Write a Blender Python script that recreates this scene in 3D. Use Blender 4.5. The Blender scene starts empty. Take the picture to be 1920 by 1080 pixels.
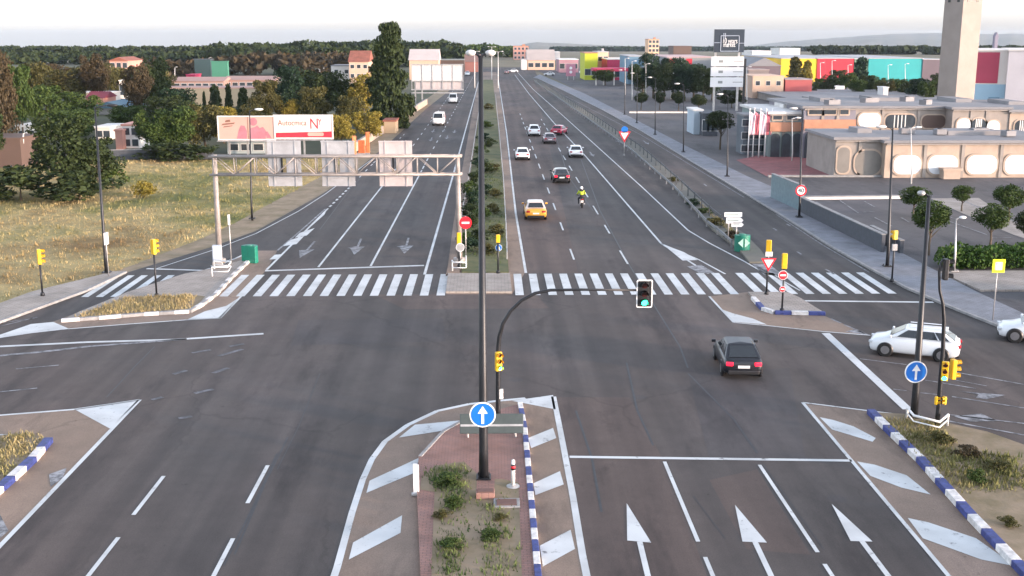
import bpy, math, random
import numpy as np
from mathutils import Vector, Matrix
from mathutils.geometry import tessellate_polygon
random.seed(7); rng = np.random.default_rng(7)
S = bpy.context.scene
COL = S.collection
R = math.radians
# ------------------------------------------------------------------ camera
F, HC = 2124.0, 15.0
PITCH, YAW = R(12.6), R(-1.08)
cam = bpy.data.cameras.new('camera'); co = bpy.data.objects.new('camera', cam); COL.objects.link(co)
co.location = (0, 0, HC); co.rotation_euler = (R(90) - PITCH, 0, YAW)
cam.sensor_width = 36; cam.lens = F / 1920 * 36; cam.clip_end = 30000; cam.clip_start = 0.3
S.camera = co
ROT = (Matrix.Rotation(YAW, 3, 'Z') @ Matrix.Rotation(R(90) - PITCH, 3, 'X'))
def ray(px, py): return ROT @ Vector((px - 960, -(py - 540), -F))
def G(px, py, z=0.0):
    d = ray(px, py); t = (z - HC) / d.z
    return Vector((d.x * t, d.y * t, z))
def V(px, py, Y):
    d = ray(px, py); t = Y / d.y
    return Vector((d.x * t, Y, HC + d.z * t))
def terr(Y): return 0.0 if Y < 900 else -(Y - 900) / 5100 * 60
# ------------------------------------------------------------------ materials
MATS = {}
def mat(name, col, rough=0.6, metal=0.0, var=0.12, scale=3.0, bump=0.0, emit=None, estr=0, col2=None, stretch=None, detail=6, spec=0.5, coat=0.0):
    if name in MATS: return MATS[name]
    m = bpy.data.materials.new(name); m.use_nodes = True
    nt = m.node_tree; N = nt.nodes; L = nt.links
    b = N['Principled BSDF']
    b.inputs['Roughness'].default_value = rough; b.inputs['Metallic'].default_value = metal
    b.inputs['Specular IOR Level'].default_value = spec
    b.inputs['Coat Weight'].default_value = coat
    tc = N.new('ShaderNodeTexCoord'); mp = N.new('ShaderNodeMapping'); L.new(tc.outputs['Object'], mp.inputs['Vector'])
    if stretch: mp.inputs['Scale'].default_value = stretch
    n = N.new('ShaderNodeTexNoise'); n.inputs['Scale'].default_value = scale; n.inputs['Detail'].default_value = detail; n.inputs['Roughness'].default_value = 0.65
    L.new(mp.outputs[0], n.inputs['Vector'])
    r = N.new('ShaderNodeValToRGB')
    c1 = col; c2 = col2 or tuple(min(1, c * (1 + var)) for c in col)
    c0 = tuple(c * (1 - var) for c in col) if not col2 else col
    r.color_ramp.elements[0].position = .35; r.color_ramp.elements[1].position = .65
    r.color_ramp.elements[0].color = (*c0, 1); r.color_ramp.elements[1].color = (*c2, 1)
    L.new(n.outputs['Fac'], r.inputs['Fac']); L.new(r.outputs[0], b.inputs['Base Color'])
    if bump:
        bp = N.new('ShaderNodeBump'); bp.inputs['Strength'].default_value = bump; bp.inputs['Distance'].default_value = .03
        n2 = N.new('ShaderNodeTexNoise'); n2.inputs['Scale'].default_value = scale * 8; n2.inputs['Detail'].default_value = 4
        L.new(tc.outputs['Object'], n2.inputs['Vector']); L.new(n2.outputs['Fac'], bp.inputs['Height']); L.new(bp.outputs[0], b.inputs['Normal'])
    if emit:
        b.inputs['Emission Color'].default_value = (*emit, 1); b.inputs['Emission Strength'].default_value = estr
    MATS[name] = m; return m
def asphalt(name, dark, light, warm, streak=True):
    m = bpy.data.materials.new(name); m.use_nodes = True; nt = m.node_tree; N = nt.nodes; L = nt.links
    b = N['Principled BSDF']; b.inputs['Roughness'].default_value = .82; b.inputs['Specular IOR Level'].default_value = .35
    tc = N.new('ShaderNodeTexCoord')
    def noise(scale, sx=1, sy=1, det=5, ro=.6):
        mp = N.new('ShaderNodeMapping'); mp.inputs['Scale'].default_value = (sx, sy, 1); L.new(tc.outputs['Object'], mp.inputs['Vector'])
        n = N.new('ShaderNodeTexNoise'); n.inputs['Scale'].default_value = scale; n.inputs['Detail'].default_value = det; n.inputs['Roughness'].default_value = ro
        L.new(mp.outputs[0], n.inputs['Vector']); return n.outputs['Fac']
    def ramp(f, a, bb, p0=.35, p1=.65):
        r = N.new('ShaderNodeValToRGB'); r.color_ramp.elements[0].position = p0; r.color_ramp.elements[1].position = p1
        r.color_ramp.elements[0].color = (*a, 1); r.color_ramp.elements[1].color = (*bb, 1); L.new(f, r.inputs['Fac']); return r.outputs[0]
    def mix(f, a, bb, mode='MIX'):
        x = N.new('ShaderNodeMix'); x.data_type = 'RGBA'; x.blend_type = mode
        if isinstance(f, float): x.inputs[0].default_value = f
        else: L.new(f, x.inputs[0])
        L.new(a, x.inputs[6]); L.new(bb, x.inputs[7]); return x.outputs[2]
    base = ramp(noise(.09, 1, .6), dark, light)
    w = N.new('ShaderNodeRGB'); w.outputs[0].default_value = (*warm, 1)
    c = mix(ramp(noise(.05, 1, .35, 3), (0, 0, 0), (.8, .8, .8), .42, .62), base, w.outputs[0])
    if streak:
        c = mix(1.0, c, ramp(noise(1.0, .8, .025, 4), (.82, .82, .83), (1.08, 1.07, 1.06), .35, .62), 'MULTIPLY')
        wv = N.new('ShaderNodeTexWave'); wv.wave_type = 'BANDS'; wv.bands_direction = 'X'; wv.inputs['Scale'].default_value = .178
        wv.inputs['Distortion'].default_value = 1.2; wv.inputs['Detail'].default_value = 3; wv.inputs['Detail Scale'].default_value = .15
        L.new(tc.outputs['Object'], wv.inputs['Vector'])
        c = mix(.65, c, ramp(wv.outputs['Fac'], (.84, .84, .85), (1.05, 1.05, 1.05), .2, .8), 'MULTIPLY')
    c = mix(1.0, c, ramp(noise(.8, 1, 1, 8, .75), (.85, .85, .85), (1.12, 1.12, 1.12), .3, .7), 'MULTIPLY')
    c = mix(1.0, c, ramp(noise(22, 1, 1, 3), (.82, .82, .82), (1.18, 1.18, 1.18), .3, .7), 'MULTIPLY')
    c = mix(1.0, c, ramp(noise(.35, 1, .5, 6, .7), (.72, .72, .72), (1, 1, 1), .3, .38), 'MULTIPLY')
    # dark drips and polished smears, cracks
    c = mix(1.0, c, ramp(noise(.16, 1.6, .35, 7, .7), (.62, .62, .64), (1, 1, 1), .36, .47), 'MULTIPLY')
    c = mix(1.0, c, ramp(noise(.11, 1.2, .5, 4, .6), (1, 1, 1), (1.34, 1.31, 1.33), .50, .66), 'MULTIPLY')
    c = mix(1.0, c, ramp(noise(3.0, 1, .8, 5, .7), (.6, .6, .6), (1, 1, 1), .28, .34), 'MULTIPLY')
    vo = N.new('ShaderNodeTexVoronoi'); vo.feature = 'DISTANCE_TO_EDGE'; vo.inputs['Scale'].default_value = .13
    dn = N.new('ShaderNodeTexNoise'); dn.inputs['Scale'].default_value = .8; dn.inputs['Detail'].default_value = 5; L.new(tc.outputs['Object'], dn.inputs['Vector'])
    vm = N.new('ShaderNodeVectorMath'); vm.operation = 'MULTIPLY_ADD'; vm.inputs[1].default_value = (1.3, 1.3, 0); L.new(dn.outputs['Color'], vm.inputs[0]); L.new(tc.outputs['Object'], vm.inputs[2])
    mp = N.new('ShaderNodeMapping'); mp.inputs['Scale'].default_value = (1, .45, 1); L.new(vm.outputs[0], mp.inputs['Vector']); L.new(mp.outputs[0], vo.inputs['Vector'])
    cr = ramp(vo.outputs['Distance'], (.8, .8, .8), (1, 1, 1), .003, .006)
    one = N.new('ShaderNodeRGB'); one.outputs[0].default_value = (1, 1, 1, 1)
    cr = mix(ramp(noise(.06, 1, 1, 3), (0, 0, 0), (1, 1, 1), .45, .52), one.outputs[0], cr)
    c = mix(1.0, c, cr, 'MULTIPLY')
    L.new(c, b.inputs['Base Color'])
    bp = N.new('ShaderNodeBump'); bp.inputs['Strength'].default_value = .35; bp.inputs['Distance'].default_value = .01
    L.new(noise(45, 1, 1, 2), bp.inputs['Height']); L.new(bp.outputs[0], b.inputs['Normal'])
    MATS[name] = m; return m
def paint_mat(name, white, under, lo=.34, hi=.44):
    m = bpy.data.materials.new(name); m.use_nodes = True; nt = m.node_tree; N = nt.nodes; L = nt.links
    b = N['Principled BSDF']; b.inputs['Roughness'].default_value = .7
    tc = N.new('ShaderNodeTexCoord')
    n = N.new('ShaderNodeTexNoise'); n.inputs['Scale'].default_value = 2.2; n.inputs['Detail'].default_value = 9; n.inputs['Roughness'].default_value = .75
    n2 = N.new('ShaderNodeTexNoise'); n2.inputs['Scale'].default_value = .5; n2.inputs['Detail'].default_value = 4
    L.new(tc.outputs['Object'], n.inputs['Vector']); L.new(tc.outputs['Object'], n2.inputs['Vector'])
    r = N.new('ShaderNodeValToRGB'); r.color_ramp.elements[0].position = lo; r.color_ramp.elements[1].position = hi
    r.color_ramp.elements[0].color = (*under, 1); r.color_ramp.elements[1].color = (*white, 1); L.new(n.outputs['Fac'], r.inputs['Fac'])
    r2 = N.new('ShaderNodeValToRGB'); r2.color_ramp.elements[0].position = .3; r2.color_ramp.elements[1].position = .6
    r2.color_ramp.elements[0].color = (.72, .72, .72, 1); r2.color_ramp.elements[1].color = (1, 1, 1, 1); L.new(n2.outputs['Fac'], r2.inputs['Fac'])
    x = N.new('ShaderNodeMix'); x.data_type = 'RGBA'; x.blend_type = 'MULTIPLY'; x.inputs[0].default_value = 1
    L.new(r.outputs[0], x.inputs[6]); L.new(r2.outputs[0], x.inputs[7]); L.new(x.outputs[2], b.inputs['Base Color'])
    MATS[name] = m; return m
def tiles(name, c1, c2, mortar, scale, bw=.5, bh=.25, rough=.85):
    m = bpy.data.materials.new(name); m.use_nodes = True; nt = m.node_tree; N = nt.nodes; L = nt.links
    b = N['Principled BSDF']; b.inputs['Roughness'].default_value = rough
    tc = N.new('ShaderNodeTexCoord'); br = N.new('ShaderNodeTexBrick'); br.inputs['Scale'].default_value = scale
    br.inputs['Color1'].default_value = (*c1, 1); br.inputs['Color2'].default_value = (*c2, 1); br.inputs['Mortar'].default_value = (*mortar, 1)
    br.inputs['Brick Width'].default_value = bw; br.inputs['Row Height'].default_value = bh; br.inputs['Mortar Size'].default_value = .02
    n = N.new('ShaderNodeTexNoise'); n.inputs['Scale'].default_value = .6; n.inputs['Detail'].default_value = 8; n.inputs['Roughness'].default_value = .7
    L.new(tc.outputs['Object'], br.inputs['Vector']); L.new(tc.outputs['Object'], n.inputs['Vector'])
    r = N.new('ShaderNodeValToRGB'); r.color_ramp.elements[0].position = .3; r.color_ramp.elements[1].position = .65
    r.color_ramp.elements[0].color = (.62, .62, .6, 1); r.color_ramp.elements[1].color = (1.08, 1.08, 1.08, 1); L.new(n.outputs['Fac'], r.inputs['Fac'])
    x = N.new('ShaderNodeMix'); x.data_type = 'RGBA'; x.blend_type = 'MULTIPLY'; x.inputs[0].default_value = 1
    L.new(br.outputs['Color'], x.inputs[6]); L.new(r.outputs[0], x.inputs[7]); L.new(x.outputs[2], b.inputs['Base Color'])
    MATS[name] = m; return m

M_ROAD = asphalt('asphalt', (.056, .051, .049), (.079, .072, .068), (.104, .080, .070))
M_SERV = asphalt('lot asphalt', (.068, .067, .073), (.092, .090, .095), (.11, .098, .092), False)
M_BROWN = asphalt('brown paving', (.20, .15, .118), (.245, .185, .145), (.235, .17, .125), False)
M_PATCH = asphalt('patched asphalt', (.056, .052, .053), (.076, .070, .069), (.085, .072, .068))
M_PAINT = paint_mat('road paint', (.60, .62, .62), (.14, .14, .145), .32, .42)
M_WORN = paint_mat('worn road paint', (.34, .34, .355), (.09, .09, .095), .42, .58)
M_GHOST = paint_mat('ghost road paint', (.20, .20, .22), (.075, .075, .082), .48, .62)
M_TAR = mat('tar', (.022, .022, .026), .55, var=.3)
M_WALK = tiles('pavement slabs', (.21, .22, .25), (.235, .245, .275), (.16, .165, .185), 1.2)
M_BEIGE = tiles('beige pavement', (.36, .315, .275), (.39, .34, .30), (.22, .2, .19), 1.2)
M_RED = tiles('red pavement', (.33, .175, .14), (.29, .165, .14), (.16, .10, .085), 2.2)
M_PLAZA = tiles('plaza brick', (.30, .095, .095), (.27, .11, .11), (.2, .09, .09), 1.0)
M_KERBW = mat('kerb white', (.62, .60, .58), .7, var=.25, scale=4)
M_KERBB = mat('kerb blue', (.035, .05, .19), .6, var=.35, scale=4)
M_KERBG = mat('kerb grey', (.27, .265, .26), .85, var=.2, scale=2)
M_DIRT = mat('dirt', (.29, .22, .15), .95, col2=(.17, .135, .075), scale=.6, bump=.5, detail=10)
def field_mat(name):
    m = bpy.data.materials.new(name); m.use_nodes = True; nt = m.node_tree; N = nt.nodes; L = nt.links
    b = N['Principled BSDF']; b.inputs['Roughness'].default_value = .95; b.inputs['Specular IOR Level'].default_value = .1
    tc = N.new('ShaderNodeTexCoord')
    def ramp(scale, sx, sy, det, stops, ro=.65):
        mp = N.new('ShaderNodeMapping'); mp.inputs['Scale'].default_value = (sx, sy, 1); L.new(tc.outputs['Object'], mp.inputs['Vector'])
        n = N.new('ShaderNodeTexNoise'); n.inputs['Scale'].default_value = scale; n.inputs['Detail'].default_value = det; n.inputs['Roughness'].default_value = ro
        L.new(mp.outputs[0], n.inputs['Vector']); r = N.new('ShaderNodeValToRGB'); L.new(n.outputs['Fac'], r.inputs['Fac'])
        while len(r.color_ramp.elements) < len(stops): r.color_ramp.elements.new(.5)
        for e, (p, c) in zip(r.color_ramp.elements, stops): e.position = p; e.color = (*c, 1)
        return r.outputs[0]
    a = ramp(.055, 1, .8, 8, [(.34, (.12, .14, .05)), (.44, (.21, .20, .09)), (.52, (.38, .31, .165)), (.66, (.21, .145, .075))])
    f = ramp(.7, 1, .6, 9, [(.3, (.68, .70, .66)), (.7, (1.25, 1.2, 1.12))], .75)
    x = N.new('ShaderNodeMix'); x.data_type = 'RGBA'; x.blend_type = 'MULTIPLY'; x.inputs[0].default_value = 1
    L.new(a, x.inputs[6]); L.new(f, x.inputs[7]); L.new(x.outputs[2], b.inputs['Base Color']); return m
M_FIELD = field_mat('field soil')
M_GRASS = mat('verge grass', (.055, .075, .025), .95, col2=(.15, .14, .06), scale=.5, bump=.5, detail=10)
M_GROUND = mat('land', (.085, .085, .04), .95, col2=(.16, .13, .085), scale=.03, detail=12)
M_STEEL = mat('galvanised steel', (.42, .41, .40), .45, .5, var=.2, scale=2)
M_GSTEEL = mat('weathered gantry steel', (.30, .265, .24), .55, .15, var=.18, scale=1.5)
M_POLE = mat('dark pole paint', (.018, .019, .022), .42, .2, var=.25, scale=2)
M_BLACK = mat('black plastic', (.014, .014, .016), .45, var=.2)
M_RUBBER = mat('tyre rubber', (.012, .012, .012), .85, var=.2)
M_YEL = mat('signal yellow', (.75, .44, .015), .4, var=.1, scale=3)
M_WHITE = mat('white enamel', (.78, .78, .77), .4, var=.05, scale=3)
M_OFFW = mat('offwhite', (.62, .60, .57), .7, var=.12, scale=.6)
M_BLUE = mat('sign blue', (.01, .15, .55), .35, var=.06, scale=3)
M_RDS = mat('sign red', (.72, .02, .035), .35, var=.06, scale=3)
M_FYEL = mat('fluorescent yellow', (.75, .85, .02), .4, var=.05)
M_HGREEN = mat('drum green', (.005, .17, .11), .5, var=.1)
M_PALEG = mat('pale green reflector', (.35, .58, .48), .4, var=.1)
M_GLASS = mat('vehicle glass', (.018, .023, .027), .06, var=.1, spec=.9)
M_WGLASS = mat('window glass', (.045, .055, .065), .1, var=.3, scale=1, spec=.8)
M_RIM = mat('wheel rim', (.30, .30, .31), .3, .7, var=.1)
M_PLATE = mat('licence plate', (.75, .75, .73), .4, var=.03)
M_GREENLIT = mat('green lamp lit', (.02, .5, .3), .3, emit=(.02, 1, .42), estr=3.2)
M_LENS = mat('dark lens', (.06, .012, .01), .25, var=.2)
M_TAILON = mat('tail lamp lit', (.5, .01, .03), .3, emit=(1, .01, .03), estr=.6)
M_TAIL = mat('tail lamp', (.35, .012, .02), .25, var=.1)
M_HEAD = mat('headlamp', (.55, .58, .6), .15, var=.1)
M_BARK = mat('bark', (.10, .075, .05), .9, var=.35, scale=5, bump=.5)
M_CONC = mat('concrete', (.29, .255, .225), .9, var=.15, scale=.5, detail=10)
M_CONCW = mat('warm concrete', (.42, .33, .26), .9, var=.12, scale=.5, detail=10)
M_TERRA = mat('terracotta', (.42, .21, .13), .85, var=.15, scale=.6)
M_ROOFG = mat('grey roof', (.22, .215, .22), .85, var=.15, scale=.15, detail=8)
M_ROOFT = mat('red tile roof', (.26, .09, .06), .85, var=.2, scale=.7)
M_MULL = mat('mullion', (.6, .6, .58), .5, var=.05)
M_PANW = mat('white opaque glazing', (.66, .68, .70), .45, var=.05, scale=.5)

# ------------------------------------------------------------------ mesh builder
class MB:
    def __init__(s): s.v = []; s.f = []; s.m = []; s.cur = 0
    def add(s, vs, fs):
        o = len(s.v); s.v += [tuple(p) for p in vs]; s.f += [tuple(i + o for i in f) for f in fs]; s.m += [s.cur] * len(fs); return s
    def box(s, c, d, rz=0, rx=0, taper=1.0):
        hx, hy, hz = d[0] / 2, d[1] / 2, d[2] / 2
        vs = []
        for z, t in ((-hz, 1), (hz, taper)):
            for x, y in ((-hx, -hy), (hx, -hy), (hx, hy), (-hx, hy)): vs.append(Vector((x * t, y * t, z)))
        if rx: m = Matrix.Rotation(rx, 3, 'X'); vs = [m @ p for p in vs]
        if rz: m = Matrix.Rotation(rz, 3, 'Z'); vs = [m @ p for p in vs]
        vs = [p + Vector(c) for p in vs]
        return s.add(vs, [(3, 2, 1, 0), (4, 5, 6, 7), (0, 1, 5, 4), (1, 2, 6, 5), (2, 3, 7, 6), (3, 0, 4, 7)])
    def tube(s, pts, rad, n=8, cap=True):
        pts = [Vector(p) for p in pts]
        if not isinstance(rad, (list, tuple)): rad = [rad] * len(pts)
        vs = []; fs = []
        d0 = (pts[1] - pts[0]).normalized(); u = d0.orthogonal().normalized()
        for i, p in enumerate(pts):
            d = (pts[min(i + 1, len(pts) - 1)] - pts[max(i - 1, 0)]).normalized()
            u = (u - d * u.dot(d)).normalized(); w = d.cross(u)
            for k in range(n):
                a = 2 * math.pi * k / n; vs.append(p + (u * math.cos(a) + w * math.sin(a)) * rad[i])
        for i in range(len(pts) - 1):
            for k in range(n): fs.append((i * n + k, i * n + (k + 1) % n, (i + 1) * n + (k + 1) % n, (i + 1) * n + k))
        if cap: fs.append(tuple(reversed(range(n)))); fs.append(tuple((len(pts) - 1) * n + k for k in range(n)))
        return s.add(vs, fs)
    def prism(s, pts, z0, z1):          # xy polygon
        n = len(pts); a = sum(pts[i][0] * pts[(i + 1) % n][1] - pts[(i + 1) % n][0] * pts[i][1] for i in range(n))
        if a < 0: pts = list(reversed(pts))
        vs = [(p[0], p[1], z0) for p in pts] + [(p[0], p[1], z1) for p in pts]
        fs = [(i, (i + 1) % n, n + (i + 1) % n, n + i) for i in range(n)]
        tri = tessellate_polygon([[Vector((p[0], p[1], 0)) for p in pts]])
        for t in tri:
            ar = (Vector(vs[t[1]]) - Vector(vs[t[0]])).cross(Vector(vs[t[2]]) - Vector(vs[t[0]])).z
            t = t if ar > 0 else (t[0], t[2], t[1])
            fs.append(tuple(n + i for i in t)); fs.append((t[0], t[2], t[1]))
        return s.add(vs, fs)
    def sheet(s, pts, z):
        vs = [(p[0], p[1], z) for p in pts]; fs = []
        for t in tessellate_polygon([[Vector((p[0], p[1], 0)) for p in pts]]):
            ar = (Vector(vs[t[1]]) - Vector(vs[t[0]])).cross(Vector(vs[t[2]]) - Vector(vs[t[0]])).z
            fs.append(t if ar > 0 else (t[0], t[2], t[1]))
        return s.add(vs, fs)
    def plate(s, pts, y0, y1):          # xz polygon, y0 front (towards -Y)
        n = len(pts); a = sum(pts[i][0] * pts[(i + 1) % n][1] - pts[(i + 1) % n][0] * pts[i][1] for i in range(n))
        if a < 0: pts = list(reversed(pts))
        vs = [(p[0], y0, p[1]) for p in pts] + [(p[0], y1, p[1]) for p in pts]
        fs = [(i, n + i, n + (i + 1) % n, (i + 1) % n) for i in range(n)]
        for t in tessellate_polygon([[Vector((p[0], p[1], 0)) for p in pts]]):
            A, B, C = (Vector((pts[i][0], pts[i][1], 0)) for i in t)
            t = t if (B - A).cross(C - A).z > 0 else (t[0], t[2], t[1])
            fs.append(tuple(t)); fs.append((n + t[0], n + t[2], n + t[1]))
        return s.add(vs, fs)
    def sphere(s, c, r, n=8, m=6):
        if not isinstance(r, (list, tuple)): r = (r, r, r)
        vs = []; fs = []
        for i in range(m + 1):
            t = math.pi * i / m
            for k in range(n):
                a = 2 * math.pi * k / n; vs.append((c[0] + r[0] * math.sin(t) * math.cos(a), c[1] + r[1] * math.sin(t) * math.sin(a), c[2] + r[2] * math.cos(t)))
        for i in range(m):
            for k in range(n): fs.append((i * n + k, (i + 1) * n + k, (i + 1) * n + (k + 1) % n, i * n + (k + 1) % n))
        return s.add(vs, fs)
    def build(s, name, mats, parent=None, smooth=False, bevel=0):
        if not isinstance(mats, (list, tuple)): mats = [mats]
        me = bpy.data.meshes.new(name); me.from_pydata(s.v, [], s.f)
        for m in mats: me.materials.append(m)
        if len(mats) > 1: me.polygons.foreach_set('material_index', s.m)
        if smooth: me.polygons.foreach_set('use_smooth', [True] * len(me.polygons))
        me.update()
        o = bpy.data.objects.new(name, me); COL.objects.link(o)
        if parent: o.parent = parent
        if bevel:
            b = o.modifiers.new('bevel', 'BEVEL'); b.width = bevel; b.segments = 2; b.limit_method = 'ANGLE'; b.angle_limit = R(35)
        return o
def disc(r, n=24, cx=0, cz=0): return [(cx + r * math.cos(2 * math.pi * k / n), cz + r * math.sin(2 * math.pi * k / n)) for k in range(n)]
def rrect(x0, z0, x1, z1, r, n=4):
    p = []
    for cx, cz, a0 in ((x1 - r, z0 + r, -90), (x1 - r, z1 - r, 0), (x0 + r, z1 - r, 90), (x0 + r, z0 + r, 180)):
        for k in range(n + 1): a = R(a0 + 90 * k / n); p.append((cx + r * math.cos(a), cz + r * math.sin(a)))
    return p
def thing(name, label, cat, loc=(0, 0, 0), rz=0, group=None):
    o = bpy.data.objects.new(name, None); COL.objects.link(o); o.empty_display_size = .3
    o.location = loc; o.rotation_euler = (0, 0, rz); o['label'] = label; o['category'] = cat
    if group: o['group'] = group
    return o
def tag(o, label, cat, group=None):
    o['label'] = label; o['category'] = cat
    if group: o['group'] = group
    return o
def struct(o, kind='structure', label=None, cat=None):
    o['kind'] = kind
    if label: o['label'] = label
    if cat: o['category'] = cat
    return o
def dup(root, loc, rz, label=None, group=None, scale=None):
    r = root.copy(); COL.objects.link(r); r.location = loc; r.rotation_euler = (0, 0, rz)
    if label: r['label'] = label
    if group: r['group'] = group
    if scale: r.scale = scale
    for ch in list(root.children):
        c = ch.copy(); COL.objects.link(c); c.parent = r
        for g in list(ch.children):
            d = g.copy(); COL.objects.link(d); d.parent = c
    return r
def text_mesh(body, size, m, parent, loc, name='lettering', rx=90, rz=0, sx=1.0, extrude=.01):
    cu = bpy.data.curves.new('t', 'FONT'); cu.body = body; cu.size = size; cu.extrude = extrude; cu.align_x = 'CENTER'; cu.align_y = 'CENTER'
    t = bpy.data.objects.new('t', cu); COL.objects.link(t)
    dg = bpy.context.evaluated_depsgraph_get(); me = bpy.data.meshes.new_from_object(t.evaluated_get(dg))
    bpy.data.objects.remove(t); me.materials.clear(); me.materials.append(m)
    o = bpy.data.objects.new(name, me); COL.objects.link(o); o.parent = parent; o.location = loc; o.rotation_euler = (R(rx), 0, R(rz)); o.scale = (sx, 1, 1)
    return o
def GP(pts, z=0): return [G(x, y, z) for x, y in pts]
def flat(name, pts, z, m, kind='structure', world=None):
    b = MB(); w = GP(pts) if not world else world
    b.sheet(w, z); return struct(b.build(name, m), kind)

# ------------------------------------------------------------------ ground
b = MB()
xs = [-6000, -3000, -1500, -700, -300, -100, 0, 100, 300, 700, 1500, 3000, 6500]
ys = [-300, 0, 200, 500, 900, 1400, 2000, 3000, 4500, 6000, 9000]
vs = [(x, y, terr(y) - .05) for y in ys for x in xs]
n = len(xs); b.add(vs, [(j * n + i, j * n + i + 1, (j + 1) * n + i + 1, (j + 1) * n + i) for j in range(len(ys) - 1) for i in range(n - 1)])
struct(b.build('ground', M_GROUND))
FIELD = [(-900, 860), (-900, 280), (0, 293), (230, 300), (420, 300), (655, 296), (600, 332), (520, 374), (440, 418), (380, 446), (195, 517), (60, 548), (0, 570)]
flat('woodland_floor', [(-900, 281), (-900, 118), (860, 118), (835, 170), (700, 268), (655, 295), (420, 299), (230, 299), (0, 292)], -.04, mat('woodland floor', (.03, .04, .015), .95, col2=(.07, .07, .03), scale=.08, detail=8))
flat('field', FIELD, -.03, M_FIELD)
flat('dirt_verge', [(195, 517), (380, 446), (440, 418), (520, 374), (600, 332), (655, 296), (720, 250), (800, 185), (850, 150), (860, 160), (835, 180), (720, 280), (600, 375), (480, 437), (235, 520)], -.022, M_DIRT)
flat('parking_lot', [(1000, 128), (2600, 128), (3500, 900), (1920, 592), (1830, 550), (1700, 482), (1600, 432), (1500, 374), (1400, 332), (1280, 272), (1200, 230), (1100, 178)], -.02, M_SERV)
RD = GP([(-900, 870), (-200, 668), (0, 606), (160, 548), (235, 512), (400, 462), (480, 433), (600, 366), (660, 327), (720, 276), (760, 240), (800, 203), (840, 172), (868, 145), (885, 126), (1000, 126), (1010, 148), (1060, 172), (1130, 207), (1200, 245), (1300, 306), (1400, 366), (1460, 402), (1560, 465), (1640, 510), (1700, 542), (1800, 585), (1920, 632), (2400, 820), (2800, 1000)])
RD += [Vector((70, -60, 0)), Vector((-70, -60, 0))]
flat('road', None, 0, M_ROAD, world=RD)
# pavements
M_SEP = mat('separator ground', (.11, .11, .10), .95, col2=(.16, .15, .12), scale=.4, detail=8)
def walk(name, pts, m, h=.12, kerb=None):
    b = MB(); b.prism(GP(pts), -.04, h); return struct(b.build(name, m))
SW_L = [(1000, 146), (1010, 148), (1060, 172), (1130, 207), (1200, 245), (1300, 306), (1400, 366), (1460, 402), (1560, 465), (1640, 510), (1700, 542), (1800, 585), (1920, 632), (2400, 820)]
SW_R = [(2400, 790), (1920, 592), (1830, 550), (1700, 482), (1600, 432), (1500, 374), (1400, 332), (1280, 272), (1200, 230), (1100, 178), (1040, 152), (1012, 140)]
walk('pavement_right', SW_L + SW_R, M_WALK)
walk('pavement_left', [(-900, 830), (0, 572), (60, 550), (190, 518), (200, 512), (236, 512), (160, 547), (0, 605), (-900, 868)], M_BEIGE)
walk('beige_pavement', [(1775, 510), (2100, 510), (2100, 545), (1905, 546), (1838, 546), (1760, 512)], M_BEIGE, .1)
flat('pale_paving', [(1745, 372), (1835, 371), (1905, 418), (1990, 470), (1900, 440), (1800, 398)], .0, M_BEIGE)
flat('plaza', [(1380, 300), (1420, 292), (1680, 292), (1660, 332), (1440, 332)], .01, M_PLAZA)
def kerbline(name, pts, mats, seg=None, w=.18, h=.15, z=0.0):
    P = GP(pts); b = MB(); k = 0
    for a, c in zip(P[:-1], P[1:]):
        L = (c - a).length; n = max(1, int(round(L / seg))) if seg else 1
        for i in range(n):
            p = a.lerp(c, i / n); q = a.lerp(c, (i + 1) / n); d = q - p
            b.cur = k % len(mats); k += 1
            b.box(((p + q) / 2) + Vector((0, 0, z + h / 2)), (d.length - (.012 if seg else -.02), w, h), math.atan2(d.y, d.x))
    return struct(b.build(name, mats, bevel=.02))
kerbline('kerb_right', SW_L, [M_KERBG], h=.14)
kerbline('kerb_left', [(236, 512), (160, 548), (0, 606), (-300, 694)], [M_KERBG], h=.14)
# ------------------------------------------------------------------ markings
ZM = .012
def strip(b, P, w, z=ZM, dash=None, off=0):
    P = [Vector((p.x, p.y, 0)) for p in P]; s = -off
    for i, (a, c) in enumerate(zip(P[:-1], P[1:])):
        L = (c - a).length; d = (c - a) / L; nn = Vector((-d.y, d.x, 0)) * w / 2
        def q(t0, t1):
            p0 = a + d * t0; p1 = a + d * t1; b.add([(p0 - nn).to_tuple()[:2] + (z,), (p1 - nn).to_tuple()[:2] + (z,), (p1 + nn).to_tuple()[:2] + (z,), (p0 + nn).to_tuple()[:2] + (z,)], [(0, 1, 2, 3)])
        if not dash: q(0, L)
        else:
            on, gap = dash; t = -off
            while t < L:
                if t + on > 0: q(max(0, t), min(L, t + on))
                t += on + gap
def line(b, pts, w, dash=None, off=0, z=ZM): strip(b, GP(pts), w, z, dash, off)
ln = MB(); wn = MB(); gh = MB()
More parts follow.
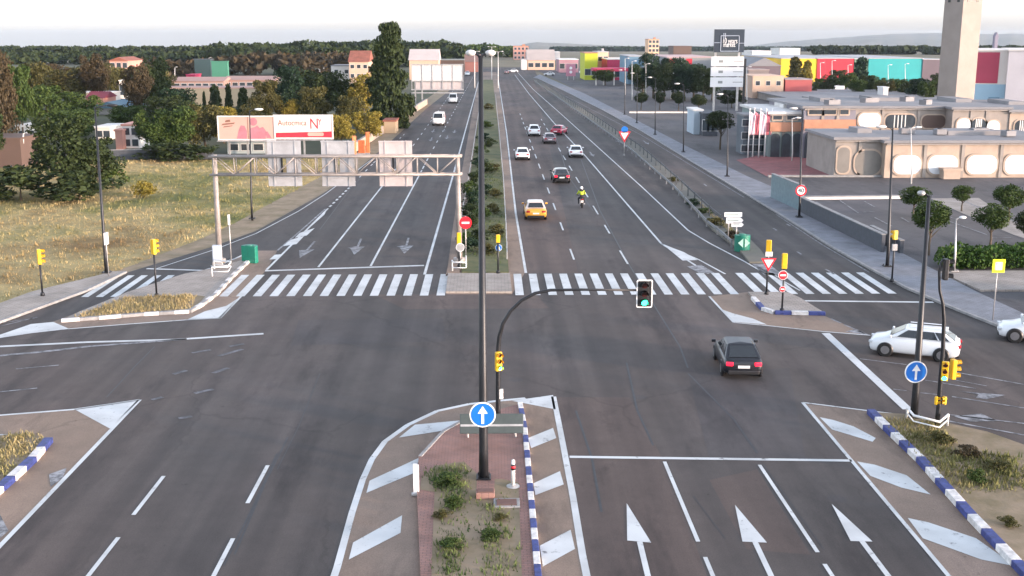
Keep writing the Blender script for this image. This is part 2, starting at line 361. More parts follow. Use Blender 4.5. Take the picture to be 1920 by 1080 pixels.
# left carriageway
line(ln, [(497, 508), (795, 498)], .38)
line(ln, [(500, 506), (615, 391)], .16); line(ln, [(618, 388), (662, 345)], .2, (1, 1)); line(ln, [(662, 345), (700, 306), (760, 250)], .12, (2, 3.5))
line(ln, [(597, 501), (716, 350)], .15); line(ln, [(716, 350), (755, 300)], .14, (3, 1.2)); line(ln, [(755, 300), (880, 128)], .13, (3, 6))
line(ln, [(695, 499), (788, 325)], .15); line(ln, [(788, 325), (805, 292)], .14, (3, 1.2)); line(ln, [(805, 292), (896, 128)], .13, (3, 6))
line(ln, [(796, 515), (852, 320), (893, 170), (903, 128)], .18)
line(ln, [(290, 505), (400, 469), (480, 438), (560, 396), (610, 364), (700, 297)], .1)
line(ln, [(275, 504), (405, 508)], .3)
line(ln, [(400, 508), (425, 492), (470, 473)], .12)
line(ln, [(395, 499), (440, 485), (463, 474)], .1)
for q in ([(553, 446), (562, 437), (590, 428), (575, 442)], [(575, 432), (590, 415), (612, 395), (608, 403)], [(530, 462), (545, 450), (570, 443), (556, 458)], [(505, 487), (515, 478), (530, 477), (520, 486)]): ln.sheet(GP(q), ZM + .004)
line(wn, [(520, 470), (560, 436), (610, 392)], .15)
# zebra
y0 = G(900, 554).y; y1 = G(900, 514).y
def zebra(bb, x0, x1, st=.98, w=.5):
    x = x0
    while x < x1: strip(bb, [Vector((x, y0, 0)), Vector((x, y1, 0))], w); x += st
zebra(ln, G(422, 553).x, G(830, 553).x); zebra(ln, G(968, 553).x + .2, G(1402, 553).x)
zebra(ln, G(1425, 553).x + .1, G(1705, 553).x); zebra(ln, G(165, 553).x, G(330, 553).x, .85, .42)
line(ln, [(240, 556), (395, 503)], .2); line(wn, [(140, 590), (240, 560)], .15)
# left island lines
line(ln, [(128, 617), (240, 608), (350, 600), (412, 597), (452, 556)], .14)
for q in ([(350, 600), (384, 584), (424, 574), (446, 560), (413, 597)], [(-40, 640), (0, 628), (58, 608), (100, 604), (130, 617), (60, 625), (0, 634)], [(140, 768), (262, 750), (206, 804)]): ln.sheet(GP(q), ZM)
line(ln, [(-300, 668), (0, 650), (160, 642), (330, 637), (494, 626)], .3)
line(wn, [(-300, 690), (0, 667), (70, 661), (165, 650), (350, 636)], .3)
line(wn, [(-200, 640), (0, 606), (65, 597)], .1); line(wn, [(-200, 648), (0, 612), (70, 595)], .1)
line(wn, [(-200, 716), (30, 692)], .1, (2, 5.5)); line(wn, [(30, 692), (110, 685)], .12); line(wn, [(-100, 744), (0, 735), (70, 728)], .12)
line(ln, [(-400, 815), (0, 779), (140, 768), (262, 750), (200, 815), (0, 1024), (-200, 1240)], .17)
line(ln, [(-60, 815), (38, 816)], .12)
line(ln, [(307, 893), (250, 966)], .14); line(ln, [(222, 1008), (150, 1100)], .14); line(ln, [(502, 873), (464, 944)], .14); line(ln, [(437, 1010), (380, 1120)], .14)
for q in ([(360, 662), (395, 656)], [(410, 668), (455, 655)], [(430, 650), (458, 645)], [(325, 702), (350, 695)], [(365, 738), (400, 730)], [(400, 700), (428, 690)], [(285, 750), (305, 745)], [(335, 785), (360, 781)]): line(gh, q, .25)
# near median
line(ln, [(610, 1130), (632, 1065), (660, 962), (680, 900), (697, 862), (722, 828), (765, 797), (820, 771), (880, 758), (935, 752), (985, 747)], .22)
line(ln, [(1038, 744), (1052, 815), (1074, 930), (1092, 1040), (1110, 1130)], .22)
ln.sheet(GP([(960, 752), (1037, 741), (1042, 768)]), ZM)
for q in ([(748, 821), (778, 797), (862, 789), (832, 808)], [(687, 925), (693, 902), (786, 859), (780, 886)], [(654, 1050), (662, 1018), (754, 967), (751, 1000)], [(990, 822), (1037, 803), (1043, 822), (996, 841)], [(1000, 907), (1050, 884), (1057, 909), (1004, 929)], [(1012, 1024), (1070, 994), (1078, 1030), (1018, 1063)], [(620, 1180), (632, 1150), (735, 1095), (730, 1130)]): ln.sheet(GP(q), ZM + .004)
# near right
line(ln, [(1068, 857), (1597, 864)], .22)
line(ln, [(1246, 866), (1309, 1016)], .13); line(ln, [(1322, 1045), (1345, 1100)], .13); line(ln, [(1424, 872), (1533, 1036)], .13); line(ln, [(1546, 1058), (1580, 1110)], .13)
line(ln, [(1505, 755), (1780, 1082), (1830, 1140)], .14); line(ln, [(1505, 755), (1640, 772), (1700, 779)], .12)
for q in ([(1537, 783), (1562, 788), (1600, 800), (1642, 822), (1636, 829), (1560, 806)], [(1607, 866), (1640, 872), (1700, 892), (1745, 928), (1690, 915), (1632, 893)], [(1702, 972), (1740, 980), (1830, 1010), (1905, 1063), (1840, 1050), (1730, 1010)]): ln.sheet(GP(q), ZM + .004)
for t0, hl, hr, tail in (((1175, 944), (1176, 1014), (1221, 1018), (1222, 1110)), ((1378, 947), (1392, 1016), (1438, 1018), (1460, 1110)), ((1559, 945), (1595, 1015), (1636, 1016), (1688, 1110))):
    T, A, B, C = (G(*p) for p in (t0, hl, hr, tail))
    ln.sheet([T, A, B], ZM); mid = A.lerp(B, .52); strip(ln, [mid - Vector((0, .003, 0)), C], .17)
# right slip
line(ln, [(1330, 556), (1352, 580), (1376, 605), (1440, 611), (1545, 622), (1632, 629)], .13)
ln.sheet(GP([(1352, 580), (1374, 588), (1412, 598), (1438, 609), (1376, 604)]), ZM + .004)
line(wn, [(1558, 598), (1622, 626)], .12, (1, .3)); wn.sheet(GP([(1585, 622), (1605, 617), (1632, 629)]), ZM)
line(ln, [(1548, 625), (1702, 768)], .42)
line(ln, [(1480, 564), (1750, 567)], .3)
line(ln, [(1328, 513), (1240, 457), (1098, 293), (1040, 232), (992, 176), (965, 140)], .16)
line(ln, [(1440, 516), (1395, 490), (1330, 456), (1290, 432), (1205, 352), (1122, 277), (1050, 212), (1000, 168), (970, 135)], .14)
line(ln, [(1240, 457), (1310, 487), (1360, 514)], .14)
ln.sheet(GP([(1242, 458), (1282, 473), (1308, 488), (1280, 489)]), ZM + .004); wn.sheet(GP([(1288, 500), (1315, 497), (1340, 512), (1312, 513)]), ZM + .004)
wn.sheet(GP([(1410, 495), (1440, 493), (1470, 518), (1432, 515)]), ZM)
line(ln, [(1420, 500), (1500, 545)], .12)
# main right lanes
line(ln, [(986, 512), (967, 400), (950, 250), (933, 140)], .17)
def dashrow(x, y, slope_vp=920, n=12, ylist=()):
    for (ya, yb) in ylist:
        s = (x - 920) / (y - 65.); line(ln, [(920 + s * (ya - 65), ya), (920 + s * (yb - 65), yb)], .13)
dashrow(1073, 478, ylist=[(467, 487), (417, 432), (381, 394), (352, 363), (327, 337), (307, 316), (289, 297), (274, 281), (261, 267), (249, 254), (238, 243), (229, 233), (221, 224), (213, 216)])
dashrow(1170, 483, ylist=[(470, 495), (422, 438), (386, 402), (357, 370), (332, 343), (311, 320), (292, 300), (277, 284), (263, 269), (251, 256), (240, 245), (231, 235), (223, 226)])
# service road / cross street right
for q, w in (([(1612, 673), (1700, 684)], .1), ([(1790, 698), (1925, 722)], .11), ([(1675, 730), (1700, 733)], .1), ([(1720, 736), (1765, 741)], .1), ([(1785, 744), (1925, 766)], .11), ([(1735, 713), (1830, 729)], .1), ([(1780, 778), (1925, 795)], .12), ([(1780, 790), (1925, 817)], .12), ([(1785, 806), (1830, 818)], .09), ([(1880, 830), (1925, 840)], .09), ([(1780, 711), (1850, 724)], .08)): line(wn, q, w)
for q in ([(1800, 734), (1885, 741), (1850, 749), (1830, 746), (1835, 740)], [(1788, 781), (1840, 776), (1870, 790), (1820, 791)]): wn.sheet(GP(q), ZM)
line(wn, [(1455, 402), (1540, 458), (1630, 511)], .1); line(wn, [(1060, 180), (1200, 252), (1395, 370)], .1)
for q in ([(1548, 505), (1564, 514)], [(1475, 420), (1482, 424)], [(1450, 428), (1456, 432)], [(1495, 472), (1502, 477)], [(1320, 345), (1325, 349)]): line(wn, q, .15)
# parking bay lines
for q in ([(1530, 378), (1560, 398)], [(1575, 376), (1610, 400)], [(1620, 377), (1640, 388)], [(1618, 398), (1640, 397)], [(1640, 408), (1672, 424)], [(1690, 408), (1705, 417)], [(1780, 415), (1850, 440)], [(1858, 446), (1896, 446)], [(1760, 400), (1790, 410)], [(1790, 460), (1812, 463)], [(1810, 378), (1850, 395)], [(1870, 400), (1910, 418)]): line(wn, q, .14)
struct(ln.build('road_markings', M_PAINT)); struct(wn.build('worn_road_markings', M_WORN)); struct(gh.build('faded_road_markings', M_GHOST))
# lane arrows left carriageway
ar = MB()
for (tx, ty), (hx, hy), hook in (((590, 453), (562, 484), 0), ((677, 448), (664, 478), -1), ((766, 446), (758, 476), -1)):
    A, B = G(tx, ty), G(hx, hy); m = A.lerp(B, .55); strip(ar, [A, m], .16)
    ar.sheet([m + Vector((-.55, 0, 0)), m + Vector((.5, .3, 0)), B], ZM)
    if hook: strip(ar, [A.lerp(B, .5), A.lerp(B, .5) + Vector((-.6 if hook < 0 else .6, -.6, 0))], .25, ZM + .003)
for (x, y) in ((812, 246), (832, 245), (852, 247), (808, 262), (838, 258), (1110, 290), (1160, 265), (1212, 268)):
    A = G(x, y); ar.sheet([A + Vector((-.35, 0, 0)), A + Vector((.35, 0, 0)), A + Vector((0, -2.5, 0))], ZM); strip(ar, [A, A + Vector((0, 3.5, 0))], .18)
struct(ar.build('lane_arrows', M_WORN))
# tar seams and patches
ts = MB()
for q in ([(1090, 300), (1125, 395), (1180, 497), (1228, 575), (1275, 650), (1290, 690)], [(1040, 250), (1065, 330), (1112, 395)], [(1175, 680), (1195, 770), (1225, 835)], [(1080, 770), (1110, 860), (1128, 960)], [(1290, 700), (1375, 785), (1420, 850)], [(520, 850), (470, 960), (420, 1060)], [(540, 820), (500, 900), (440, 1040)], [(290, 650), (250, 690), (200, 745)], [(600, 430), (660, 350), (720, 290)]): line(ts, q, .05 if q[0][0] < 700 else .085, z=.004)
for q in ([(600, 700), (560, 800), (520, 880)], [(640, 640), (700, 655), (790, 652)], [(1300, 930), (1360, 1010)], [(870, 640), (930, 660)], [(1430, 870), (1545, 1030)]): line(ts, q, .03, z=.004)
struct(ts.build('tar_seams', M_TAR))
pt = MB()
for q in ([(560, 600), (830, 596), (835, 640), (545, 648)], [(1290, 700), (1480, 690), (1510, 860), (1330, 858)]): pt.sheet(GP(q), .002)
for c in ((1200, 745), (1570, 935), (968, 712), (820, 540), (700, 590)):
    C = G(*c); pt.sheet([(C.x + .32 * math.cos(a), C.y + .32 * math.sin(a)) for a in [k * math.pi / 6 for k in range(12)]], .003)
struct(pt.build('road_patches', M_PATCH))
M_WARM = asphalt('warm worn asphalt', (.078, .060, .053), (.104, .081, .072), (.116, .084, .072))
wp = MB()
for q in ([(1042, 745), (1180, 745), (1246, 866), (1345, 1130), (1112, 1130)], [(934, 150), (1002, 150), (1084, 512), (988, 512)], [(700, 552), (1005, 552), (1030, 578), (760, 580)], [(1330, 900), (1420, 880), (1520, 1040), (1400, 1030)]): wp.sheet(GP(q), .0015)
struct(wp.build('worn_lane_surface', M_WARM))
# brown painted areas
flat('brown_margin_median', [(615, 1130), (660, 962), (697, 862), (722, 828), (765, 797), (820, 771), (880, 758), (1036, 743), (1052, 815), (1092, 1040), (1110, 1130)], .006, M_BROWN)
flat('brown_margin_right', [(1507, 757), (1700, 780), (1920, 850), (2300, 940), (2400, 1300), (1830, 1140), (1780, 1080)], .006, M_BROWN)
flat('brown_margin_left', [(-600, 832), (0, 780), (140, 768), (208, 804), (0, 1022), (-200, 1240), (-600, 1240)], .006, M_BROWN)
flat('brown_margin_island', [(130, 617), (240, 608), (350, 600), (412, 597), (452, 556), (500, 506), (520, 470), (470, 470), (400, 508), (240, 556), (130, 592), (95, 605)], .006, M_BROWN)
flat('brown_margin_slip', [(1330, 556), (1376, 605), (1440, 611), (1632, 629), (1540, 590), (1440, 560), (1400, 548)], .006, M_BROWN)
flat('median_shoulder', [(836, 552), (838, 513), (850, 420), (866, 320), (893, 172), (902, 135), (931, 135), (948, 250), (965, 400), (984, 512), (960, 552)], .006, M_BROWN)
# raised islands
walk('island_near', [(785, 860), (830, 812), (870, 790), (930, 775), (975, 762), (982, 800), (990, 900), (1000, 1000), (1010, 1120), (790, 1120), (785, 1000), (782, 930)], M_RED, .13)
def patch(name, pts, m, z): return struct(MB_sheet(name, pts, m, z))
def MB_sheet(name, pts, m, z): b = MB(); b.sheet(GP(pts, 0), z); return b.build(name, m)
patch('island_soil', [(790, 905), (815, 880), (870, 872), (905, 905), (940, 905), (972, 912), (980, 1120), (808, 1120), (812, 1000), (815, 930), (788, 925)], M_DIRT, .14)
patch('island_slab', [(895, 898), (912, 893), (928, 905), (926, 933), (893, 933)], M_RED, .145)
walk('island_left', [(118, 604), (150, 588), (240, 551), (345, 517), (405, 505), (430, 497), (468, 488), (436, 520), (402, 556), (378, 574), (356, 587), (270, 592), (180, 600)], M_BEIGE, .13)
patch('island_left_grass', [(140, 601), (235, 561), (365, 557), (385, 560), (372, 574), (352, 584), (270, 589), (180, 597)], M_DIRT, .14)
walk('island_lower_left', [(-500, 860), (0, 822), (50, 817), (88, 826), (92, 832), (62, 868), (0, 922), (-400, 1250)], M_DIRT, .13)
walk('island_slip', [(1402, 551), (1428, 580), (1445, 588), (1545, 590), (1500, 562), (1476, 551)], M_BEIGE, .13)
walk('island_right', [(1635, 778), (1700, 782), (1760, 795), (1850, 815), (1920, 840), (2300, 930), (2400, 1300), (1960, 1130), (1905, 1065), (1820, 975), (1720, 865), (1660, 808)], M_DIRT, .13)
walk('separator', [(1000, 150), (1030, 170), (1115, 232), (1185, 282), (1262, 352), (1335, 432), (1385, 470), (1405, 494), (1442, 494), (1425, 470), (1395, 440), (1340, 405), (1290, 352), (1205, 280), (1130, 228), (1050, 178), (1008, 150)], M_SEP, .13)
patch('separator_soil', [(1300, 372), (1345, 418), (1400, 465), (1398, 450), (1340, 408)], M_DIRT, .14)
walk('median_head', [(836, 550), (840, 515), (956, 515), (960, 550)], M_BEIGE, .12)
walk('median_pavement', [(836, 518), (845, 480), (860, 478), (862, 514), (842, 514)], M_BROWN, .11)
walk('median_strip', [(866, 513), (864, 478), (872, 420), (884, 320), (897, 225), (906, 150), (924, 150), (932, 225), (942, 330), (948, 430), (954, 513)], M_GRASS, .12)
kerbline('kerb_median', [(975, 762), (984, 810), (992, 900), (1001, 1000), (1012, 1120)], [M_KERBW, M_KERBB], .75, .2, .2)
kerbline('kerb_median_left', [(788, 862), (830, 816), (872, 792)], [M_KERBG], None, .15, .16)
kerbline('kerb_island_right', [(1632, 776), (1662, 806), (1725, 866), (1822, 975), (1905, 1062), (1990, 1150)], [M_KERBB, M_KERBW], .95, .32, .22)
kerbline('kerb_island_lower_left', [(92, 830), (62, 866), (0, 922), (-120, 1010)], [M_KERBB, M_KERBW], .95, .32, .22)
kerbline('kerb_island_left', [(115, 604), (185, 599), (270, 592), (355, 587), (380, 573), (404, 555), (436, 520), (470, 488)], [M_KERBW, M_KERBG], .95, .25, .18)
kerbline('kerb_island_slip', [(1412, 562), (1430, 582), (1452, 589), (1547, 591)], [M_KERBW, M_KERBB], 1.05, .28, .2)
wn2 = MB(); wn2.sheet(GP([(92, 890), (125, 878), (118, 896), (95, 914)]), ZM + .004); wn2.sheet(GP([(-30, 990), (0, 965), (16, 996), (0, 1010)]), ZM + .004); struct(wn2.build('worn_hatching', M_WORN))

# ------------------------------------------------------------------ vegetation
def leaf_mat(name, a, b_):
    m = bpy.data.materials.new(name); m.use_nodes = True; nt = m.node_tree; N = nt.nodes; L = nt.links
    b = N['Principled BSDF']; b.inputs['Roughness'].default_value = .75; b.inputs['Specular IOR Level'].default_value = .2
    tc = N.new('ShaderNodeTexCoord'); n = N.new('ShaderNodeTexNoise'); n.inputs['Scale'].default_value = 5; n.inputs['Detail'].default_value = 5
    oi = N.new('ShaderNodeObjectInfo'); ad = N.new('ShaderNodeVectorMath'); ad.operation = 'ADD'
    L.new(tc.outputs['Object'], ad.inputs[0]); L.new(oi.outputs['Random'], ad.inputs[1]); L.new(ad.outputs[0], n.inputs['Vector'])
    r = N.new('ShaderNodeValToRGB'); r.color_ramp.elements[0].position = .35; r.color_ramp.elements[1].position = .65
    r.color_ramp.elements[0].color = (*a, 1); r.color_ramp.elements[1].color = (*b_, 1)
    L.new(n.outputs['Fac'], r.inputs['Fac']); L.new(r.outputs[0], b.inputs['Base Color'])
    MATS[name] = m; return m
LM = {'dark': leaf_mat('dark leaves', (.018, .030, .009), (.038, .054, .016)),
      'green': leaf_mat('green leaves', (.030, .055, .012), (.06, .09, .02)),
      'olive': leaf_mat('olive leaves', (.055, .055, .016), (.085, .077, .024)),
      'yellow': leaf_mat('yellowish leaves', (.17, .14, .024), (.25, .20, .036)),
      'brown': leaf_mat('brownish leaves', (.045, .033, .017), (.070, .052, .026)),
      'cool': leaf_mat('cool green leaves', (.013, .032, .016), (.024, .048, .022))}
def leaves(centers, radii, counts, size, seed):
    g = np.random.default_rng(seed); P = []
    for c, r, k in zip(centers, radii, counts):
        d = g.normal(size=(k, 3)); d /= np.linalg.norm(d, axis=1)[:, None]
        rad = g.uniform(.25, 1.0, k) ** .45
        P.append(np.array(c) + d * rad[:, None] * np.array(r))
    P = np.concatenate(P); n = len(P)
    u = g.normal(size=(n, 3)); u /= np.linalg.norm(u, axis=1)[:, None]
    w = g.normal(size=(n, 3)); w = np.cross(u, w); w /= np.linalg.norm(w, axis=1)[:, None]
    sz = size * g.uniform(.5, 1.4, n)[:, None]
    vs = np.stack([P - u * sz - w * sz * .5, P + u * sz * .2 - w * sz * .7, P + u * sz + w * sz * .3, P - u * sz * .3 + w * sz * .8], 1).reshape(-1, 3)
    fs = np.arange(n * 4).reshape(-1, 4)
    me = bpy.data.meshes.new('crown'); me.from_pydata(vs.tolist(), [], fs.tolist()); me.update(); return me
def crown_mesh(kind, seed):            # unit: width 1, height 1, base at z=0
    g = random.Random(seed); C = []; Rr = []; K = []
    if kind == 'broad':
        for i in range(26):
            t = g.random(); z = .16 + .70 * t; rr = .36 * math.sqrt(max(.08, 1 - ((z - .5) / .5) ** 2)) * g.uniform(.5, 1.0); a = g.uniform(0, 6.28)
            C.append((rr * math.cos(a), rr * math.sin(a), z)); s = g.uniform(.10, .19); Rr.append((s, s, s * .8)); K.append(190)
        C.append((0, 0, .48)); Rr.append((.3, .3, .33)); K.append(1300); return leaves(C, Rr, K, .0205, seed)
    if kind == 'conifer':
        for i in range(90):
            z = .03 + .94 * (i / 90); w = .40 * (1 - .72 * max(0, (z - .25)) / .75) * (.8 + .2 * min(1, z / .15)); a = g.uniform(0, 6.28); q = w * g.uniform(.55, .85)
            C.append((q * math.cos(a), q * math.sin(a), z)); s = g.uniform(.1, .18); Rr.append((s * 1.1, s * 1.1, .05)); K.append(170)
        for k in range(8): z = .06 + .11 * k; C.append((0, 0, z)); s = .33 * (1 - .6 * z); Rr.append((s, s, .09)); K.append(380)
        return leaves(C, Rr, K, .02, seed)
    if kind == 'cypress':
        for i in range(20):
            z = .04 + .9 * i / 20; s = .42 * (1 - .75 * z) + .05; C.append((g.uniform(-.06, .06), g.uniform(-.06, .06), z)); Rr.append((s, s, .08)); K.append(80)
        return leaves(C, Rr, K, .05, seed)
    if kind == 'ball':
        for i in range(22):
            a = g.uniform(0, 6.28); ph = math.acos(g.uniform(-1, 1)); q = .28
            C.append((q * math.sin(ph) * math.cos(a), q * math.sin(ph) * math.sin(a), .5 + q * math.cos(ph))); s = g.uniform(.14, .23); Rr.append((s, s, s)); K.append(230)
        return leaves(C, Rr, K, .024, seed)
    if kind == 'bush':
        for i in range(16):
            a = g.uniform(0, 6.28); q = g.uniform(0, .36); z = .62 * g.random() * (1 - q)
            C.append((q * math.cos(a), q * math.sin(a), .18 + z)); s = g.uniform(.12, .22); Rr.append((s, s, s * .9)); K.append(90)
        return leaves(C, Rr, K, .035, seed)
CM = {}
for k, n in (('broad', 4), ('conifer', 1), ('cypress', 2), ('ball', 3), ('bush', 3)):
    CM[k] = [crown_mesh(k, 100 + i * 7 + len(k)) for i in range(n)]
CMM = {}
def crown_obj(kind, colr, i):
    key = (kind, colr, i)
    if key not in CMM: me = CM[kind][i].copy(); me.materials.append(LM[colr]); CMM[key] = me
    return CMM[key]
TRK = {}
def trunk_mesh(kind):
    if kind in TRK: return TRK[kind]
    b = MB(); g = random.Random(len(kind))
    top = {'broad': .55, 'conifer': .9, 'cypress': .8, 'ball': .62, 'bush': .4}[kind]
    b.tube([(0, 0, -.03), (.01, 0, top * .3), (-.012, .01, top * .65), (0, 0, top)], [.035, .027, .02, .008], 7)
    if kind in ('broad', 'ball'):
        for i in range(6):
            a = i * 1.05 + .3; z = top * g.uniform(.45, .75); q = g.uniform(.18, .3)
            b.tube([(0, 0, z), (q * .5 * math.cos(a), q * .5 * math.sin(a), z + .1), (q * math.cos(a), q * math.sin(a), z + .2)], [.014, .009, .004], 5)
    me = b.build('tmp', M_BARK).data; bpy.data.objects.remove(bpy.data.objects['tmp']); TRK[kind] = me; return me
GT = {'wood': 'trees in the wooded belt on the left', 'lot': 'small round trees in the car park', 'row': 'round trees along the car park edge', 'right': 'trees in front of the coloured sheds'}
TN = {'broad': 'tree', 'conifer': 'conifer_tree', 'cypress': 'cypress_tree', 'ball': 'tree', 'bush': 'shrub'}
seedc = [0]
def tree(kind, x, base, top, w, colr, label, group=None, clear=None, trunk=True):
    """w = width in px, clear = px row of crown bottom"""
    i = seedc[0]; seedc[0] += 1
    B = G(x, base); ppm = F / (B - Vector((0, 0, HC))).length
    ht = V(x, top, B.y).z; wd = w / ppm
    cb = V(x, clear, B.y).z if clear else (0.0 if kind in ('bush', 'conifer', 'cypress') else ht * .1)
    t = thing(TN[kind], label, 'tree' if kind != 'bush' else 'shrub', B, random.uniform(0, 6.28), group)
    c = bpy.data.objects.new('crown' if kind != 'bush' else 'foliage', crown_obj(kind, colr, i % len(CM[kind]))); COL.objects.link(c); c.parent = t
    ov = {'broad': 1.02, 'conifer': 1.0, 'cypress': 1.1, 'ball': 1.02, 'bush': 1.05}[kind]
    c.location = (0, 0, cb); c.scale = (wd * ov, wd * ov, (ht - cb) * 1.04)
    k = bpy.data.objects.new('trunk' if kind != 'bush' else 'stem', trunk_mesh(kind)); COL.objects.link(k); k.parent = t
    tw = min(wd, ht) * (1 if kind != 'conifer' else 1.4); k.scale = (tw * 1.0, tw * 1.0, (cb + (ht - cb) * .75) * 1.2)
    return t
